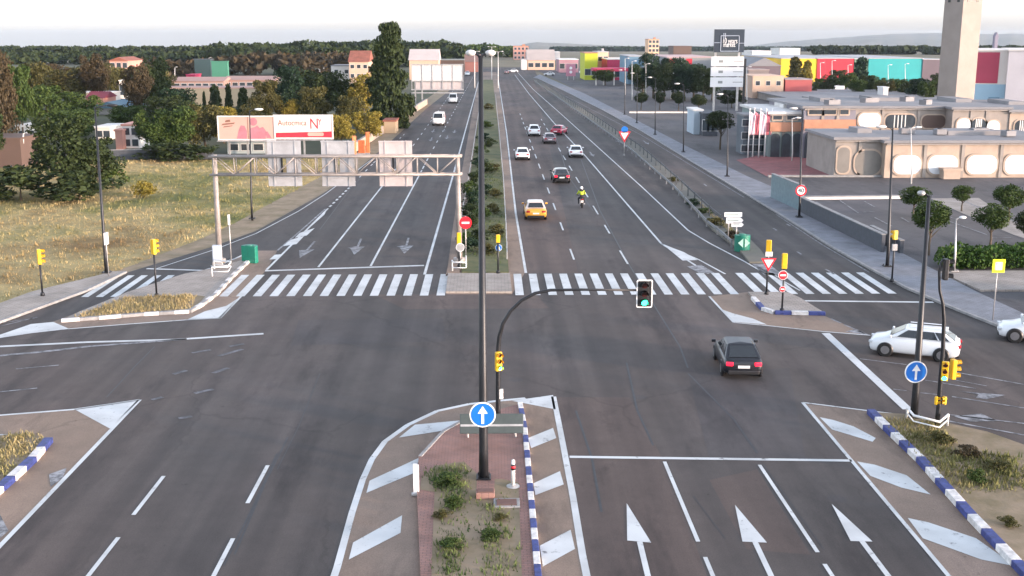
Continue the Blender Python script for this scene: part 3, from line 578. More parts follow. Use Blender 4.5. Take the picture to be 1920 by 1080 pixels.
TR = [
 ('broad', 8, 300, 92, 78, 'brown', 'tall dark brownish tree cut by the left edge', 'wood'),
 ('broad', -30, 330, 190, 90, 'dark', 'dark tree at the far left edge beside the brown wall', 'wood'),
 ('broad', 45, 262, 118, 62, 'green', 'slim green tree right of the tall brownish edge tree', 'wood'),
 ('broad', 92, 246, 158, 84, 'green', 'green tree above the low white flat-roofed house', 'wood'),
 ('broad', 150, 240, 172, 92, 'green', 'broad green tree left of the blue roof', 'wood'),
 ('broad', 72, 215, 112, 66, 'olive', 'olive tree behind the pink house at far left', 'wood'),
 ('broad', 130, 200, 128, 88, 'olive', 'olive-brown tree between the two pale lamp posts', 'wood'),
 ('broad', 178, 200, 100, 60, 'brown', 'brownish tree left of the tall pink building', 'wood'),
 ('broad', 150, 256, 205, 76, 'green', 'green tree left of the white house by the field', 'wood'),
 ('broad', 245, 232, 195, 80, 'green', 'green tree below the blue roof', 'wood'),
 ('broad', 122, 368, 216, 135, 'dark', 'big dark spreading tree at the back of the field', 'wood'),
 ('broad', 186, 360, 256, 110, 'dark', 'big dark tree right of the spreading field tree', 'wood'),
 ('bush', 40, 376, 300, 150, 'dark', 'dark low shrub at the left foot of the field trees', 'wood'),
 ('bush', 150, 378, 312, 150, 'dark', 'dark low shrub under the big field trees', 'wood'),
 ('bush', -40, 372, 312, 130, 'green', 'green shrub at the left edge of the field', 'wood'),
 ('bush', 212, 352, 298, 62, 'green', 'bright green shrub at the right end of the field trees', 'wood'),
 ('bush', 272, 370, 334, 48, 'yellow', 'small yellow-green shrub alone in the dry field', None),
 ('bush', 318, 300, 262, 110, 'dark', 'dark hedge clump behind the field right of the white house', 'wood'),
 ('bush', 372, 300, 266, 90, 'dark', 'dark hedge clump behind the field left of the hoardings', 'wood'),
 ('broad', 292, 292, 205, 84, 'green', 'green tree right of the white house by the field', 'wood'),
 ('broad', 338, 292, 200, 84, 'green', 'dense green tree between the white house and the hoardings', 'wood'),
 ('broad', 385, 288, 192, 88, 'olive', 'olive tree just left of the hoardings', 'wood'),
 ('broad', 420, 268, 198, 74, 'yellow', 'yellow-green tree rising behind the pink hoarding', 'wood'),
 ('broad', 262, 230, 120, 66, 'brown', 'brownish tree right of the tall pink building', 'wood'),
 ('broad', 292, 222, 108, 68, 'dark', 'dark tree right of the pink building and its white annex', 'wood'),
 ('broad', 332, 235, 162, 88, 'cool', 'dark bluish tree in front of the long pale wall', 'wood'),
 ('cypress', 405, 215, 160, 30, 'dark', 'dark pointed cypress in front of the long pale wall', 'wood'),
 ('cypress', 430, 212, 158, 18, 'dark', 'thin dark cypress in front of the long pale wall', 'wood'),
 ('cypress', 384, 212, 172, 10, 'dark', 'thinnest cypress, like a spike, in front of the pale wall', 'wood'),
 ('cypress', 457, 218, 165, 30, 'dark', 'dark cypress at the right end of the pale wall', 'wood'),
 ('broad', 500, 238, 148, 74, 'olive', 'olive-brown tree behind the gap between the hoardings', 'wood'),
 ('broad', 540, 236, 186, 62, 'yellow', 'yellow tree rising behind the red and white hoarding', 'wood'),
 ('broad', 560, 225, 124, 92, 'cool', 'dark green tree left of the white gabled house', 'wood'),
 ('broad', 608, 235, 128, 112, 'dark', 'largest dark green tree under the white gabled house', 'wood'),
 ('broad', 590, 248, 160, 74, 'olive', 'dull green tree in front of the largest dark tree', 'wood'),
 ('broad', 682, 225, 138, 80, 'yellow', 'rusty yellow tree left of the tall conifer', 'wood'),
 ('broad', 640, 275, 214, 66, 'yellow', 'yellow-green tree right of the hoardings', 'wood'),
 ('broad', 688, 268, 206, 72, 'yellow', 'golden tree at the foot of the tall conifer', 'wood'),
 ('conifer', 732, 240, 50, 98, 'dark', 'tall dark conifer beside the left carriageway', None),
 ('bush', 758, 222, 196, 34, 'olive', 'low roadside shrub right of the tall conifer', None),
 ('broad', 1225, 184, 100, 66, 'cool', 'dark green tree nearest the blue shed', 'right'),
 ('broad', 1262, 184, 104, 62, 'cool', 'dark green tree below the pale pink roof', 'right'),
 ('broad', 1300, 186, 118, 66, 'cool', 'dark green tree between two red panels', 'right'),
 ('broad', 1335, 188, 132, 50, 'cool', 'dark green tree left of the tall shop totem', 'right'),
 ('broad', 1190, 160, 120, 34, 'green', 'small green tree at the foot of the blue shed', 'right'),
 ('broad', 1135, 160, 128, 60, 'green', 'low green tree under the crimson canopy', 'right'),
 ('broad', 1372, 202, 168, 60, 'dark', 'dark tree at the foot of the tall shop totem', 'right'),
 ('cypress', 1490, 160, 107, 34, 'olive', 'taller yellow-green conifer in front of the yellow shed', 'right'),
 ('cypress', 1512, 160, 114, 26, 'yellow', 'shorter yellow-green conifer in front of the yellow shed', 'right'),
 ('cypress', 1612, 164, 108, 36, 'cool', 'dark pointed conifer between the red and teal sheds', 'right'),
 ('broad', 1570, 168, 130, 44, 'dark', 'dark tree in front of the red shed', 'right'),
 ('broad', 1590, 172, 136, 48, 'green', 'green tree under the right end of the red shed', 'right'),
 ('broad', 1640, 176, 142, 46, 'green', 'green tree under the left end of the teal shed', 'right'),
 ('broad', 1680, 182, 146, 46, 'green', 'green tree under the middle of the teal shed', 'right'),
 ('broad', 1722, 190, 146, 56, 'cool', 'dark green tree left of the concrete tower', 'right'),
 ('broad', 1752, 192, 138, 40, 'dark', 'dark tree touching the left side of the tower', 'right'),
 ('bush', 1445, 182, 164, 50, 'olive', 'olive hedge in front of the peach wall', 'right'),
 ('bush', 1520, 182, 162, 26, 'dark', 'dark shrub right of the brick red wall', 'right'),
 ('ball', 1202, 206, 172, 30, 'dark', 'round tree beside the leftmost car park lamp', 'row', 194),
 ('ball', 1237, 206, 170, 28, 'dark', 'second round tree from the left on the car park edge', 'row', 194),
 ('ball', 1272, 208, 170, 32, 'dark', 'round tree at the middle of the car park edge', 'row', 196),
 ('ball', 1310, 210, 176, 36, 'dark', 'wide round tree at the right of the car park edge', 'row', 200),
 ('ball', 1350, 280, 205, 62, 'dark', 'square-topped green tree left of the flagpoles', 'lot', 244),
 ('ball', 1712, 406, 348, 62, 'green', 'round green tree behind the tall lamp in the car park', 'lot', 386),
 ('ball', 1741, 478, 374, 74, 'green', 'large round dark tree crossed by the tall dark lamp post', 'lot', 434),
 ('ball', 1803, 396, 346, 46, 'green', 'small round green tree below the white arches', 'lot', 378),
 ('ball', 1890, 416, 344, 62, 'green', 'round green tree at the right edge, farther one', 'lot', 392),
 ('ball', 1856, 462, 382, 70, 'green', 'round dark green tree beside the car park arrow', 'lot', 432),
 ('ball', 1928, 462, 392, 60, 'dark', 'dark round tree cut by the right edge', 'lot', 440),
 ('broad', 296, 285, 214, 84, 'dark', 'dark tree behind the white two-storey house', 'wood'),
 ('broad', 312, 250, 178, 92, 'dark', 'dark tree right of the blue roofed shed', 'wood'),
 ('broad', 365, 255, 190, 84, 'dark', 'dark tree below the thinnest cypress', 'wood'),
 ('broad', 135, 272, 205, 100, 'green', 'green tree just above the big field trees', 'wood'),
 ('broad', 20, 240, 140, 80, 'olive', 'olive tree near the left edge behind the tall brownish one', 'wood'),
 ('broad', 60, 205, 135, 70, 'dark', 'dark tree left of the narrow pink house', 'wood'),
 ('broad', 242, 245, 200, 84, 'green', 'green tree above the roof of the white two-storey house', 'wood'),
 ('broad', 110, 190, 120, 70, 'brown', 'brown tree between the narrow pink house and the crimson roof', 'wood'),
 ('broad', 275, 205, 130, 70, 'dark', 'dark tree right of the cream arched annex', 'wood'),
 ('broad', 312, 195, 140, 60, 'olive', 'olive tree at the left end of the long pale wall', 'wood'),
 ('broad', 195, 178, 118, 56, 'olive', 'olive tree left below the tall pink house', 'wood'),
 ('broad', 470, 250, 196, 62, 'olive', 'olive tree behind the top of the pink hoarding', 'wood'),
 ('broad', 655, 250, 176, 70, 'olive', 'olive tree left of the golden tree by the conifer', 'wood'),
 ('broad', 530, 215, 150, 70, 'dark', 'dark tree at the right end of the pink roofed sheds', 'wood'),
 ('broad', 642, 225, 150, 70, 'dark', 'dark tree below the peach gabled house', 'wood'),
 ('broad', 1552, 178, 140, 36, 'dark', 'first dark tree in the row under the red shed', 'right'),
 ('broad', 1606, 184, 148, 40, 'green', 'low green tree between the red and teal sheds', 'right'),
 ('broad', 1624, 180, 140, 38, 'dark', 'dark tree under the left edge of the teal shed', 'right'),
 ('broad', 1660, 184, 150, 40, 'olive', 'olive green tree in the row under the teal shed', 'right'),
 ('broad', 1700, 186, 148, 42, 'dark', 'dark tree in the row under the right half of the teal shed', 'right'),
 ('broad', 1736, 196, 150, 40, 'green', 'green tree just left of the tower foot', 'right'),
 ('broad', 1535, 174, 146, 30, 'green', 'green tree between the yellow and red sheds', 'right'),
 ('broad', 1205, 180, 128, 44, 'dark', 'dark tree at the left end of the dark green group', 'right'),
 ('broad', 1245, 188, 118, 60, 'dark', 'dark tree in the front of the dark green group', 'right'),
 ('broad', 1282, 188, 116, 60, 'cool', 'cool green tree in the front middle of the dark green group', 'right'),
 ('broad', 1318, 190, 126, 56, 'dark', 'dark tree at the right front of the dark green group', 'right'),
 ('broad', 1018, 108, 94, 12, 'dark', 'tiny tree beside the pink apartment block', 'far'),
]
GT['far'] = None
for t in TR:
    k, x, bs, tp, w, c, lb, gp = t[:8]; tree(k, x, bs, tp, w, c, lb, GT.get(gp) if gp else None, t[8] if len(t) > 8 else None)
# far woods (one mass)
def woods(name, px0, px1, rows, colr, seed, sz=1.4):
    g = random.Random(seed); C = []; Rr = []; K = []
    for Y, topf, hcr in rows:
        x = V(px0, 90, Y).x; x1 = V(px1, 90, Y).x
        while x < x1:
            px = px0 + (px1 - px0) * (x - V(px0, 90, Y).x) / (x1 - V(px0, 90, Y).x)
            top = V(px, topf(px) + g.uniform(-1.5, 3), Y).z; gz = terr(Y); h = max(6, top - gz)
            w = g.uniform(5, 10); 
            C.append((x, Y + g.uniform(-15, 15), gz + h * .72)); Rr.append((w, w, h * .28)); K.append(190)
            C.append((x + g.uniform(-3, 3), Y + g.uniform(-15, 15), gz + h * .4)); Rr.append((w * .9, w * .9, h * .42)); K.append(170)
            x += w * 1.0
    me = leaves(C, Rr, K, sz, seed); me.materials.append(LM[colr]); o = bpy.data.objects.new(name, me); COL.objects.link(o); return struct(o, 'stuff')
def interp(px, T):
    for (a, b_), (c, d) in zip(T[:-1], T[1:]):
        if a <= px <= c: return b_ + (d - b_) * (px - a) / (c - a)
    return T[0][1] if px < T[0][0] else T[-1][1]
SKL = [(-200, 100), (0, 100), (80, 97), (130, 94), (160, 98), (230, 98), (300, 97), (370, 99), (400, 88), (430, 83), (520, 85), (560, 80), (600, 79), (640, 80), (780, 79), (850, 78), (862, 90), (880, 82), (905, 82), (960, 86), (1010, 92)]
woods('far_wood', -60, 560, [(900, lambda p: interp(p, SKL), 8)], 'dark', 5, 1.5)
woods('middle_wood', -60, 520, [(620, lambda p: 106 + 4 * math.sin(p * .03), 8)], 'dark', 6, 1.3)
woods('pine_wood', 395, 860, [(640, lambda p: interp(p, SKL) - 3, 8), (560, lambda p: 88 + 3 * math.sin(p * .05), 8)], 'dark', 8, 1.3)
woods('brown_wood', 440, 700, [(450, lambda p: 100 + 5 * math.sin(p * .06), 8)], 'brown', 18, 1.0)
woods('left_wood', 215, 400, [(420, lambda p: 116 + 6 * math.sin(p * .06), 8)], 'brown', 19, 1.0)
woods('shade_wood', -40, 300, [(330, lambda p: 140 + 8 * math.sin(p * .05), 8)], 'olive', 20, .9)
woods('road_end_wood', 862, 975, [(800, lambda p: interp(p, SKL) + 1, 8)], 'green', 9, 1.2)
woods('far_right_wood', 1040, 2000, [(1900, lambda p: 92 + 2 * math.sin(p * .04), 8)], 'cool', 10, 3.0)
woods('right_wood_belt', 1540, 1990, [(900, lambda p: 99 + 2 * math.sin(p * .05), 8)], 'dark', 11, 1.8)
# grass tufts
def inpoly(x, y, P):
    c = False; n = len(P); j = n - 1
    for i in range(n):
        if (P[i][1] > y) != (P[j][1] > y) and x < (P[j][0] - P[i][0]) * (y - P[i][1]) / (P[j][1] - P[i][1]) + P[i][0]: c = not c
        j = i
    return c
def tufts(name, polys, dens, hmin, hmax, m, seed, z=0):
    g = random.Random(seed); vs = []; fs = []
    for PX, cnt in polys:
        P = [(p.x, p.y) for p in GP(PX)]; xs_ = [p[0] for p in P]; ys_ = [p[1] for p in P]; k = 0; tries = 0
        while k < cnt and tries < cnt * 30:
            tries += 1
            # sample uniformly in depth-weighted space so near ground is dense
            x = g.uniform(min(xs_), max(xs_)); y = g.uniform(min(ys_), max(ys_))
            if x < -.48 * y - 6 or x > .5 * y + 6: continue
            if not inpoly(x, y, P): continue
            k += 1; h = g.uniform(hmin, hmax); w = h * g.uniform(.1, .22)
            for q in range(4):
                a = g.uniform(0, 6.28); dx, dy = math.cos(a), math.sin(a); lx, ly = g.uniform(-.5, .5) * h, g.uniform(-.5, .5) * h
                o = len(vs); ox, oy = x + g.uniform(-.25, .25), y + g.uniform(-.25, .25)
                vs += [(ox - dx * w, oy - dy * w, z), (ox + dx * w, oy + dy * w, z), (ox + lx, oy + ly, z + h)]; fs.append((o, o + 1, o + 2))
    me = bpy.data.meshes.new(name); me.from_pydata(vs, [], fs); me.materials.append(m); o = bpy.data.objects.new(name, me); COL.objects.link(o); return struct(o, 'stuff')
M_DRY = field_mat('dry grass')
M_DRYG = mat('green grass', (.05, .085, .02), .9, col2=(.12, .15, .045), scale=.6, detail=6)
tufts('dry_grass', [(FIELD[:], 22000)], 0, .04, .17, M_DRY, 3, -.03)
tufts('tall_dry_grass', [(FIELD[:], 900)], 0, .2, .4, M_DRY, 31, -.03)
tufts('green_grass', [([(795, 905), (815, 885), (865, 880), (875, 925), (840, 930)], 170), ([(835, 935), (868, 935), (865, 965), (840, 965)], 60), ([(828, 1005), (865, 1005), (862, 1120), (822, 1120)], 130), ([(905, 960), (950, 960), (960, 1120), (900, 1120)], 110), ([(820, 930), (970, 930), (975, 1120), (815, 1120)], 90), ([(870, 478), (884, 320), (925, 300), (942, 330), (948, 500)], 900)], 0, .05, .2, M_DRYG, 4, .13)
tufts('island_grass', [([(1650, 790), (1760, 800), (1790, 850), (1900, 860), (1960, 920), (1800, 930), (1700, 840)], 900), ([(145, 600), (235, 562), (365, 557), (352, 584), (180, 597)], 900), ([(-150, 840), (0, 825), (50, 818), (80, 828), (0, 910), (-150, 1000)], 900), ([(1300, 375), (1345, 418), (1400, 465), (1398, 450), (1340, 408)], 200)], 0, .06, .22, M_DRY, 12, .13)
def bushat(x, y, w, h, colr, label, gp):
    B = G(x, y, .13); t = thing('shrub', label, 'shrub', B, random.uniform(0, 6), gp)
    c = bpy.data.objects.new('foliage', crown_obj('bush', colr, seedc[0] % 3)); seedc[0] += 1; COL.objects.link(c); c.parent = t; c.scale = (w, w, h)
for x, y, w, h, c, l in ((884, 470, 2.2, 1.1, 'cool', 'dark shrub nearest the crossing on the median strip'), (887, 425, 2.0, 1.3, 'dark', 'dark shrub behind the no entry sign on the median'), (890, 385, 2.2, 1.5, 'cool', 'tall shrub on the median level with the yellow car'), (893, 345, 2.2, 1.6, 'dark', 'shrub on the median level with the dark hatchback'), (930, 440, 1.6, 1.0, 'olive', 'pale shrub beside the median guard rail'), (925, 400, 1.5, 1.0, 'olive', 'pale shrub on the median right of the lamp post'), (903, 290, 2.4, 1.5, 'green', 'green shrub on the narrowing median'), (912, 240, 2.6, 1.4, 'green', 'farther green shrub on the narrowing median'), (915, 205, 2.8, 1.4, 'olive', 'farthest shrub on the narrowing median'),
    (874, 455, 1.8, 1.0, 'green', 'green shrub at the left edge of the median near the crossing'), (900, 452, 2.0, 1.2, 'dark', 'dark shrub left of the lamp post on the median'), (912, 475, 1.8, .8, 'olive', 'olive shrub right of the lamp post near the crossing'), (880, 405, 2.0, 1.3, 'dark', 'dark shrub on the median left level with the give way sign'), (905, 410, 1.8, 1.2, 'green', 'green shrub touching the lamp post on the median'), (880, 365, 2.2, 1.5, 'green', 'broad green shrub on the left of the median'), (908, 365, 2.0, 1.3, 'cool', 'cool green shrub right of the lamp post on the median'), (928, 370, 1.6, 1.0, 'olive', 'low olive shrub beside the median rail'), (910, 325, 2.4, 1.5, 'dark', 'dark shrub in the middle of the median below the white cars'), (925, 320, 2.0, 1.0, 'olive', 'olive shrub by the median rail level with the white cars'), (898, 312, 2.4, 1.4, 'cool', 'cool green shrub left of centre on the narrowing median'), (918, 275, 2.4, 1.3, 'dark', 'dark shrub on the right of the narrowing median'), (905, 262, 2.6, 1.3, 'cool', 'cool green shrub far up the median'),
    (830, 970, .7, .3, 'olive', 'dry weed tuft at the left of the near island'), (920, 1010, .9, .35, 'green', 'green weed tuft in the right half of the near island soil'), (940, 975, .6, .25, 'olive', 'small dry weed tuft below the inspection cover'), (1760, 830, 1.3, .5, 'olive', 'dry bush at the top of the right island'), (1815, 855, 1.2, .45, 'brown', 'brown dry bush on the right island'), (1870, 880, 1.2, .4, 'olive', 'olive dry bush at the right edge of the right island'),
    (850, 950, .8, .45, 'green', 'low green weed clump on the near island'), (838, 908, 1.2, .45, 'green', 'low green weeds left of the lamp post foot'), (845, 1030, .9, .4, 'green', 'low weed clump at the bottom of the near island'),
    (1830, 905, .8, .6, 'green', 'green weed clump on the right island'), (1890, 985, .7, .35, 'olive', 'flat weed clump on the bare soil of the right island'), (1340, 425, 1.8, .9, 'olive', 'scrubby plant behind the guard rail end'), (1370, 448, 1.4, .8, 'brown', 'dry plant beside the white direction signs'), (1300, 385, 1.6, .7, 'cool', 'dark scrub between the two rails of the separator'), (1322, 402, 1.6, .7, 'green', 'green scrub between the two rails of the separator'), (1262, 340, 1.5, .6, 'olive', 'olive scrub halfway along the separator')):
    bushat(x, y, w, h, c, l, 'small shrubs and weeds on the islands')
# box hedge
hb = []; hr = []; hk = []
A = G(1775, 503); B = G(2000, 503); n = 26
for i in range(n):
    p = A.lerp(B, i / (n - 1)); hb.append((p.x, p.y + random.uniform(-.3, 1.6), .7 + random.uniform(-.1, .15))); hr.append((.9, .9, .75)); hk.append(260)
me = leaves(hb, hr, hk, .11, 77); me.materials.append(leaf_mat('hedge leaves', (.035, .075, .012), (.06, .11, .02))); o = bpy.data.objects.new('hedge', me); COL.objects.link(o); tag(o, 'clipped green hedge between the car park and the beige pavement', 'hedge')

# ------------------------------------------------------------------ poles, lamps, signals, signs
def zt(x, y, B): return V(x, y, B.y).z
def lamp(bx, by, tx, ty, label, arms=((.9, 1),), r=.09, pm=None, light=M_STEEL, group='street lamps along the roads', head=.62, name='street_lamp', z0=0, base=True):
    B = G(bx, by); T = V(tx, ty, B.y); t = thing(name, label, 'street lamp', B, 0, group)
    h = T.z; lx = T.x - B.x; pm = pm or M_POLE
    b = MB(); b.tube([(0, 0, 0), (0, 0, 1.2), (lx, 0, h)], [r * 1.35, r * 1.2, r * .55], 10); b.build('pole', pm, t, True)
    if base:
        b = MB(); b.box((0, 0, .14 + .03), (.5, .5, .06)); b.cur = 0
        for sx in (-1, 1):
            for sy in (-1, 1): b.tube([(sx * .18, sy * .18, .2), (sx * .18, sy * .18, .27)], .025, 6)
        b.build('base_plate', pm, t)
    for ax, s in arms:
        b = MB(); L = abs(ax); sg = 1 if ax > 0 else -1
        b.tube([(lx, 0, h - .15), (lx + sg * L * .3, 0, h), (lx + ax, 0, h + .08)], [.045, .04, .035], 8); b.build('arm', pm, t, True)
        b = MB(); b.sphere((lx + ax + sg * head * .4, 0, h + .08), (head * .6, .17, .1), 10, 6); b.build('lamp_head', light, t, True)
    return t
lamp(907, 903, 901, 104, 'tallest dark lamp post, on the near island with a round blue sign', arms=((.2, 1), (-.2, 1)), r=.13, light=M_OFFW, head=.28)
lamp(200, 515, 178, 200, 'dark leaning lamp post between the left pavement and the field', arms=((.8, 1),), r=.09, light=M_POLE)
lamp(473, 413, 468, 207, 'lamp post in front of the pink hoarding with a bright white head', arms=((.5, 1),), r=.07, light=M_WHITE)
lamp(1713, 787, 1742, 366, 'tall dark lamp post on the right island beside a round blue sign', arms=((-.2, 1),), r=.12, light=M_STEEL, head=.26)
lamp(1663, 503, 1674, 240, 'dark lamp post on the right pavement carrying the yellow signal', arms=((-.5, 1),), r=.09, light=M_OFFW)
lamp(1498, 410, 1505, 205, 'dark lamp post carrying the round speed limit sign', arms=((-.5, 1),), r=.08, light=M_OFFW)
lamp(1363, 333, 1365, 178, 'lamp post on the right pavement level with the flagpoles', arms=((-.6, 1),), r=.07, light=M_OFFW)
lamp(1281, 287, 1282, 158, 'lamp post on the right pavement below the dark green trees', arms=((-.6, 1),), r=.07, light=M_OFFW)
lamp(1228, 254, 1229, 146, 'lamp post on the right pavement third from the totem', arms=((-.6, 1),), r=.07, light=M_OFFW)
lamp(1194, 232, 1195, 138, 'lamp post on the right pavement below the blue shed', arms=((-.6, 1),), r=.07, light=M_OFFW)
lamp(1171, 216, 1172, 132, 'lamp post on the right pavement below the crimson canopy', arms=((-.6, 1),), r=.07, light=M_OFFW)
lamp(1788, 512, 1793, 410, 'slim pale lamp post behind the beige pavement', arms=((.25, 1),), r=.06, pm=M_STEEL, light=M_WHITE, head=.4)
for i, (x, y0_, y1_) in enumerate(((1211, 185, 120), (1237, 186, 138), (1258, 186, 138), (1318, 186, 132), (1400, 196, 126), (1538, 172, 118), (1560, 172, 114), (1590, 172, 122), (1665, 178, 122), (1697, 178, 120), (1185, 188, 115), (1172, 178, 110), (1708, 345, 240), (1485, 302, 222))):
    wh = ['left of all in the dark green trees', 'second from left in the dark green trees', 'third from left in the dark green trees', 'between the trees and the totem', 'just right of the tall shop totem', 'at the left of the red shed', 'at the middle of the red shed', 'at the right of the red shed', 'at the left of the teal shed', 'at the middle of the teal shed', 'in front of the blue shed', 'under the crimson canopy', 'before the white arches of the long building', 'before the arcade of the entrance wing'][i]
    lamp(x, y0_, x, y1_, 'thin pale lamp post ' + wh, arms=((.5, 1),), r=.1 if y0_ < 200 else .06, pm=M_OFFW, light=M_WHITE, group='thin pale lamp posts in the car parks', base=False)
for x, y0_, y1_, l in ((890, 165, 97, 'distant lamp post left of the tall dark one'), (934, 165, 97, 'distant lamp post right of the tall dark one'), (922, 150, 88, 'farthest lamp post over the median'), (95, 178, 152, 'pale post beside the pink house wall'), (142, 178, 146, 'pale post at the end of the white wall'), (44, 312, 250, 'pale concrete post by the brown wall at the left edge'), (300, 262, 240, 'pale post right of the white house'), (328, 150, 126, 'left pale mast on the sports ground'), (368, 145, 118, 'middle pale mast on the sports ground'), (392, 142, 108, 'pale mast left of the green screen')):
    lamp(x, y0_, x, y1_, l, arms=((.9, 1), (-.9, 1)) if 880 < x < 940 else ((.3, 1),), r=.12, pm=M_OFFW, light=M_OFFW, group='distant pale posts', base=False)

def housing(t, z, x=0, y=0, yaw=0, col=M_YEL, lit=None, n=3, s=1.0, name='signal_head', vis=None):
    """local front faces -Y before yaw"""
    m = Matrix.Rotation(yaw, 3, 'Z'); H = .3 * n * s
    def tr(b):
        b.v = [tuple(m @ Vector(v) + Vector((x, y, z))) for v in b.v]; return b
    b = MB(); b.box((0, 0, 0), (.30 * s, .2 * s, H))
    hd = tr(b).build(name, col, t, False, .03)
    for i in range(n):
        zz = H / 2 - .15 * s - .3 * s * i
        b = MB(); b.plate(disc(.105 * s, 14, 0, zz), -.115 * s, -.1 * s); on = lit == i
        tr(b).build('lens', M_GREENLIT if on else M_LENS, hd)
        b = MB()
        for k in range(9):
            a0 = R(-20 + 220 * k / 9); a1 = R(-20 + 220 * (k + 1) / 9); q = .125 * s
            b.add([(q * math.cos(a0), -.1 * s, zz + q * math.sin(a0)), (q * math.cos(a1), -.1 * s, zz + q * math.sin(a1)), (q * math.cos(a1), -.32 * s, zz + q * math.sin(a1)), (q * math.cos(a0), -.32 * s, zz + q * math.sin(a0))], [(0, 1, 2, 3), (3, 2, 1, 0)])
        tr(b).build('visor', vis or col, hd)
    return hd
def post(t, h, r=.055, m=M_POLE, foot=True, name='pole'):
    b = MB(); b.tube([(0, 0, 0), (0, 0, h)], r, 10); o = b.build(name, m, t, True)
    if foot: b = MB(); b.tube([(0, 0, 0), (0, 0, .16), (0, 0, .2)], [r * 2.4, r * 2.2, r * 1.2], 10); b.build('foot', m, t, True)
    return o
def sigpost(bx, by, ty, yaw, label, group='yellow traffic lights around the junction', n=3, s=1.0, z0=.12, lit=None):
    B = G(bx, by, z0); t = thing('traffic_light', label, 'traffic light', B, 0, group); top = zt(bx, ty, B) - z0
    H = .3 * n * s; post(t, top - H + .05); housing(t, top - H / 2, 0, 0, yaw, s=s, n=n, lit=lit); return t, B, top
sigpost(80, 554, 467, R(120), 'yellow traffic light leftmost, on the left pavement by the field')
sigpost(294, 556, 448, R(140), 'yellow traffic light on the left traffic island')
# signal cluster at far median
sigpost(861, 500, 436, R(180), 'yellow traffic light under the no entry sign at the gantry leg', s=.9)
t, B_, top = sigpost(934, 512, 440, R(180), 'yellow traffic light on a thin black post at the median head', s=.85, n=2)
t, B_, top = sigpost(1437, 552, 450, R(160), 'yellow traffic light above the give way sign')
sigpost(1466, 584, 475, R(175), 'yellow traffic light above red and white signs on the slip island', n=3, s=.95)
# pedestrian/vehicle signal by right lamp
t, B_, top = sigpost(1672, 528, 432, R(200), 'yellow signal with a small grey box below, on the right pavement', s=.95, n=2)
b = MB(); b.box((0, -.02, top - 1.05), (.3, .18, .4)); b.build('control_box', M_STEEL, t, False, .02)

def roundsign(name, label, B, z, r, face, sym=None, post_h=None, cat='sign', yaw=0, group=None, rim=M_WHITE, off=-.16, edge=.9):
    t = thing(name, label, cat, B, yaw, group)
    b = MB(); b.plate(disc(r, 32, 0, z), off, off + .03); b.build('rim', rim, t)
    b = MB(); b.plate(disc(r * edge, 32, 0, z), off - .006, off + .002); b.build('face', face, t)
    b = MB(); b.box((0, off + .06, z), (r * 1.2, .06, .05)); b.box((0, off + .1, z), (.06, .08, .2)); b.build('bracket', M_STEEL, t)
    if post_h: b = MB(); b.tube([(0, 0, 0), (0, 0, post_h)], .035, 8); b.build('pole', M_STEEL, t, True)
    if sym:
        b = MB(); b.plate([(x * r, z + y * r) for x, y in sym], off - .014, off - .004); b.build('symbol', M_WHITE, t)
    return t
ARROW = [(-.1, -.72), (.1, -.72), (.1, .1), (.38, .1), (0, .7), (-.38, .1), (-.1, .1)]
B = G(907, 903, .13); zz = zt(905, 777, B - Vector((0, .2, 0))) - .13; roundsign('round_sign', 'round blue ahead-only sign with white arrow on the tallest lamp post', B + Vector((-.02, -.08, 0)), zz, .44, M_BLUE, ARROW, group='round blue arrow signs')
B = G(1713, 787, .13); p = V(1717, 697, B.y - .2); roundsign('round_sign', 'round blue ahead-only sign on the lamp post of the right island', Vector((p.x, B.y - .08, .13)), p.z - .13, .44, M_BLUE, ARROW, group='round blue arrow signs')
B = G(885, 496, .12); p = V(873, 417, B.y); t = roundsign('no_entry_sign', 'round red no entry sign at the median end', Vector((p.x, B.y, .12)), p.z - .12, .41, M_RDS, [(-.62, -.16), (.62, -.16), (.62, .16), (-.62, .16)], post_h=p.z + .3, rim=M_RDS)
B = G(862, 505, .12); p = V(863, 463, B.y); roundsign('round_sign', 'small grey round sign back at the foot of the gantry leg', Vector((p.x, B.y, .12)), p.z - .12, .28, M_STEEL, None, post_h=p.z)
B = G(935, 511, .12); p = V(935, 464, B.y); roundsign('round_sign', 'small round white sign on the black post of the median head', Vector((p.x, B.y - .02, .12)), p.z - .12, .22, M_BLUE, [(-.5, -.5), (.5, -.5), (0, .7)], off=-.1)
B = G(1498, 410, .12); p = V(1501, 357, B.y); t = roundsign('speed_limit_sign', 'round white speed limit sign with red ring on a lamp post', Vector((p.x, B.y, .12)), p.z - .12, .46, M_WHITE, rim=M_RDS, edge=.72)
text_mesh('40', .5, M_BLACK, t, (0, -.18, p.z - .12), 'lettering')
B = G(1466, 583, .13); p = V(1467, 515, B.y); t = roundsign('no_entry_sign', 'upper red and white sign under the yellow light on the slip island', Vector((p.x, B.y - .03, .13)), p.z - .13, .26, M_RDS, [(-.62, -.18), (.62, -.18), (.62, .18), (-.62, .18)], rim=M_WHITE, off=-.12, group='red signs on the slip island')
p = V(1466, 541, B.y); t = roundsign('no_entry_sign', 'lower small red sign near the foot of the slip island light', Vector((p.x, B.y - .03, .13)), p.z - .13, .17, M_RDS, [(-.62, -.18), (.62, -.18), (.62, .18), (-.62, .18)], rim=M_WHITE, off=-.12, group='red signs on the slip island')
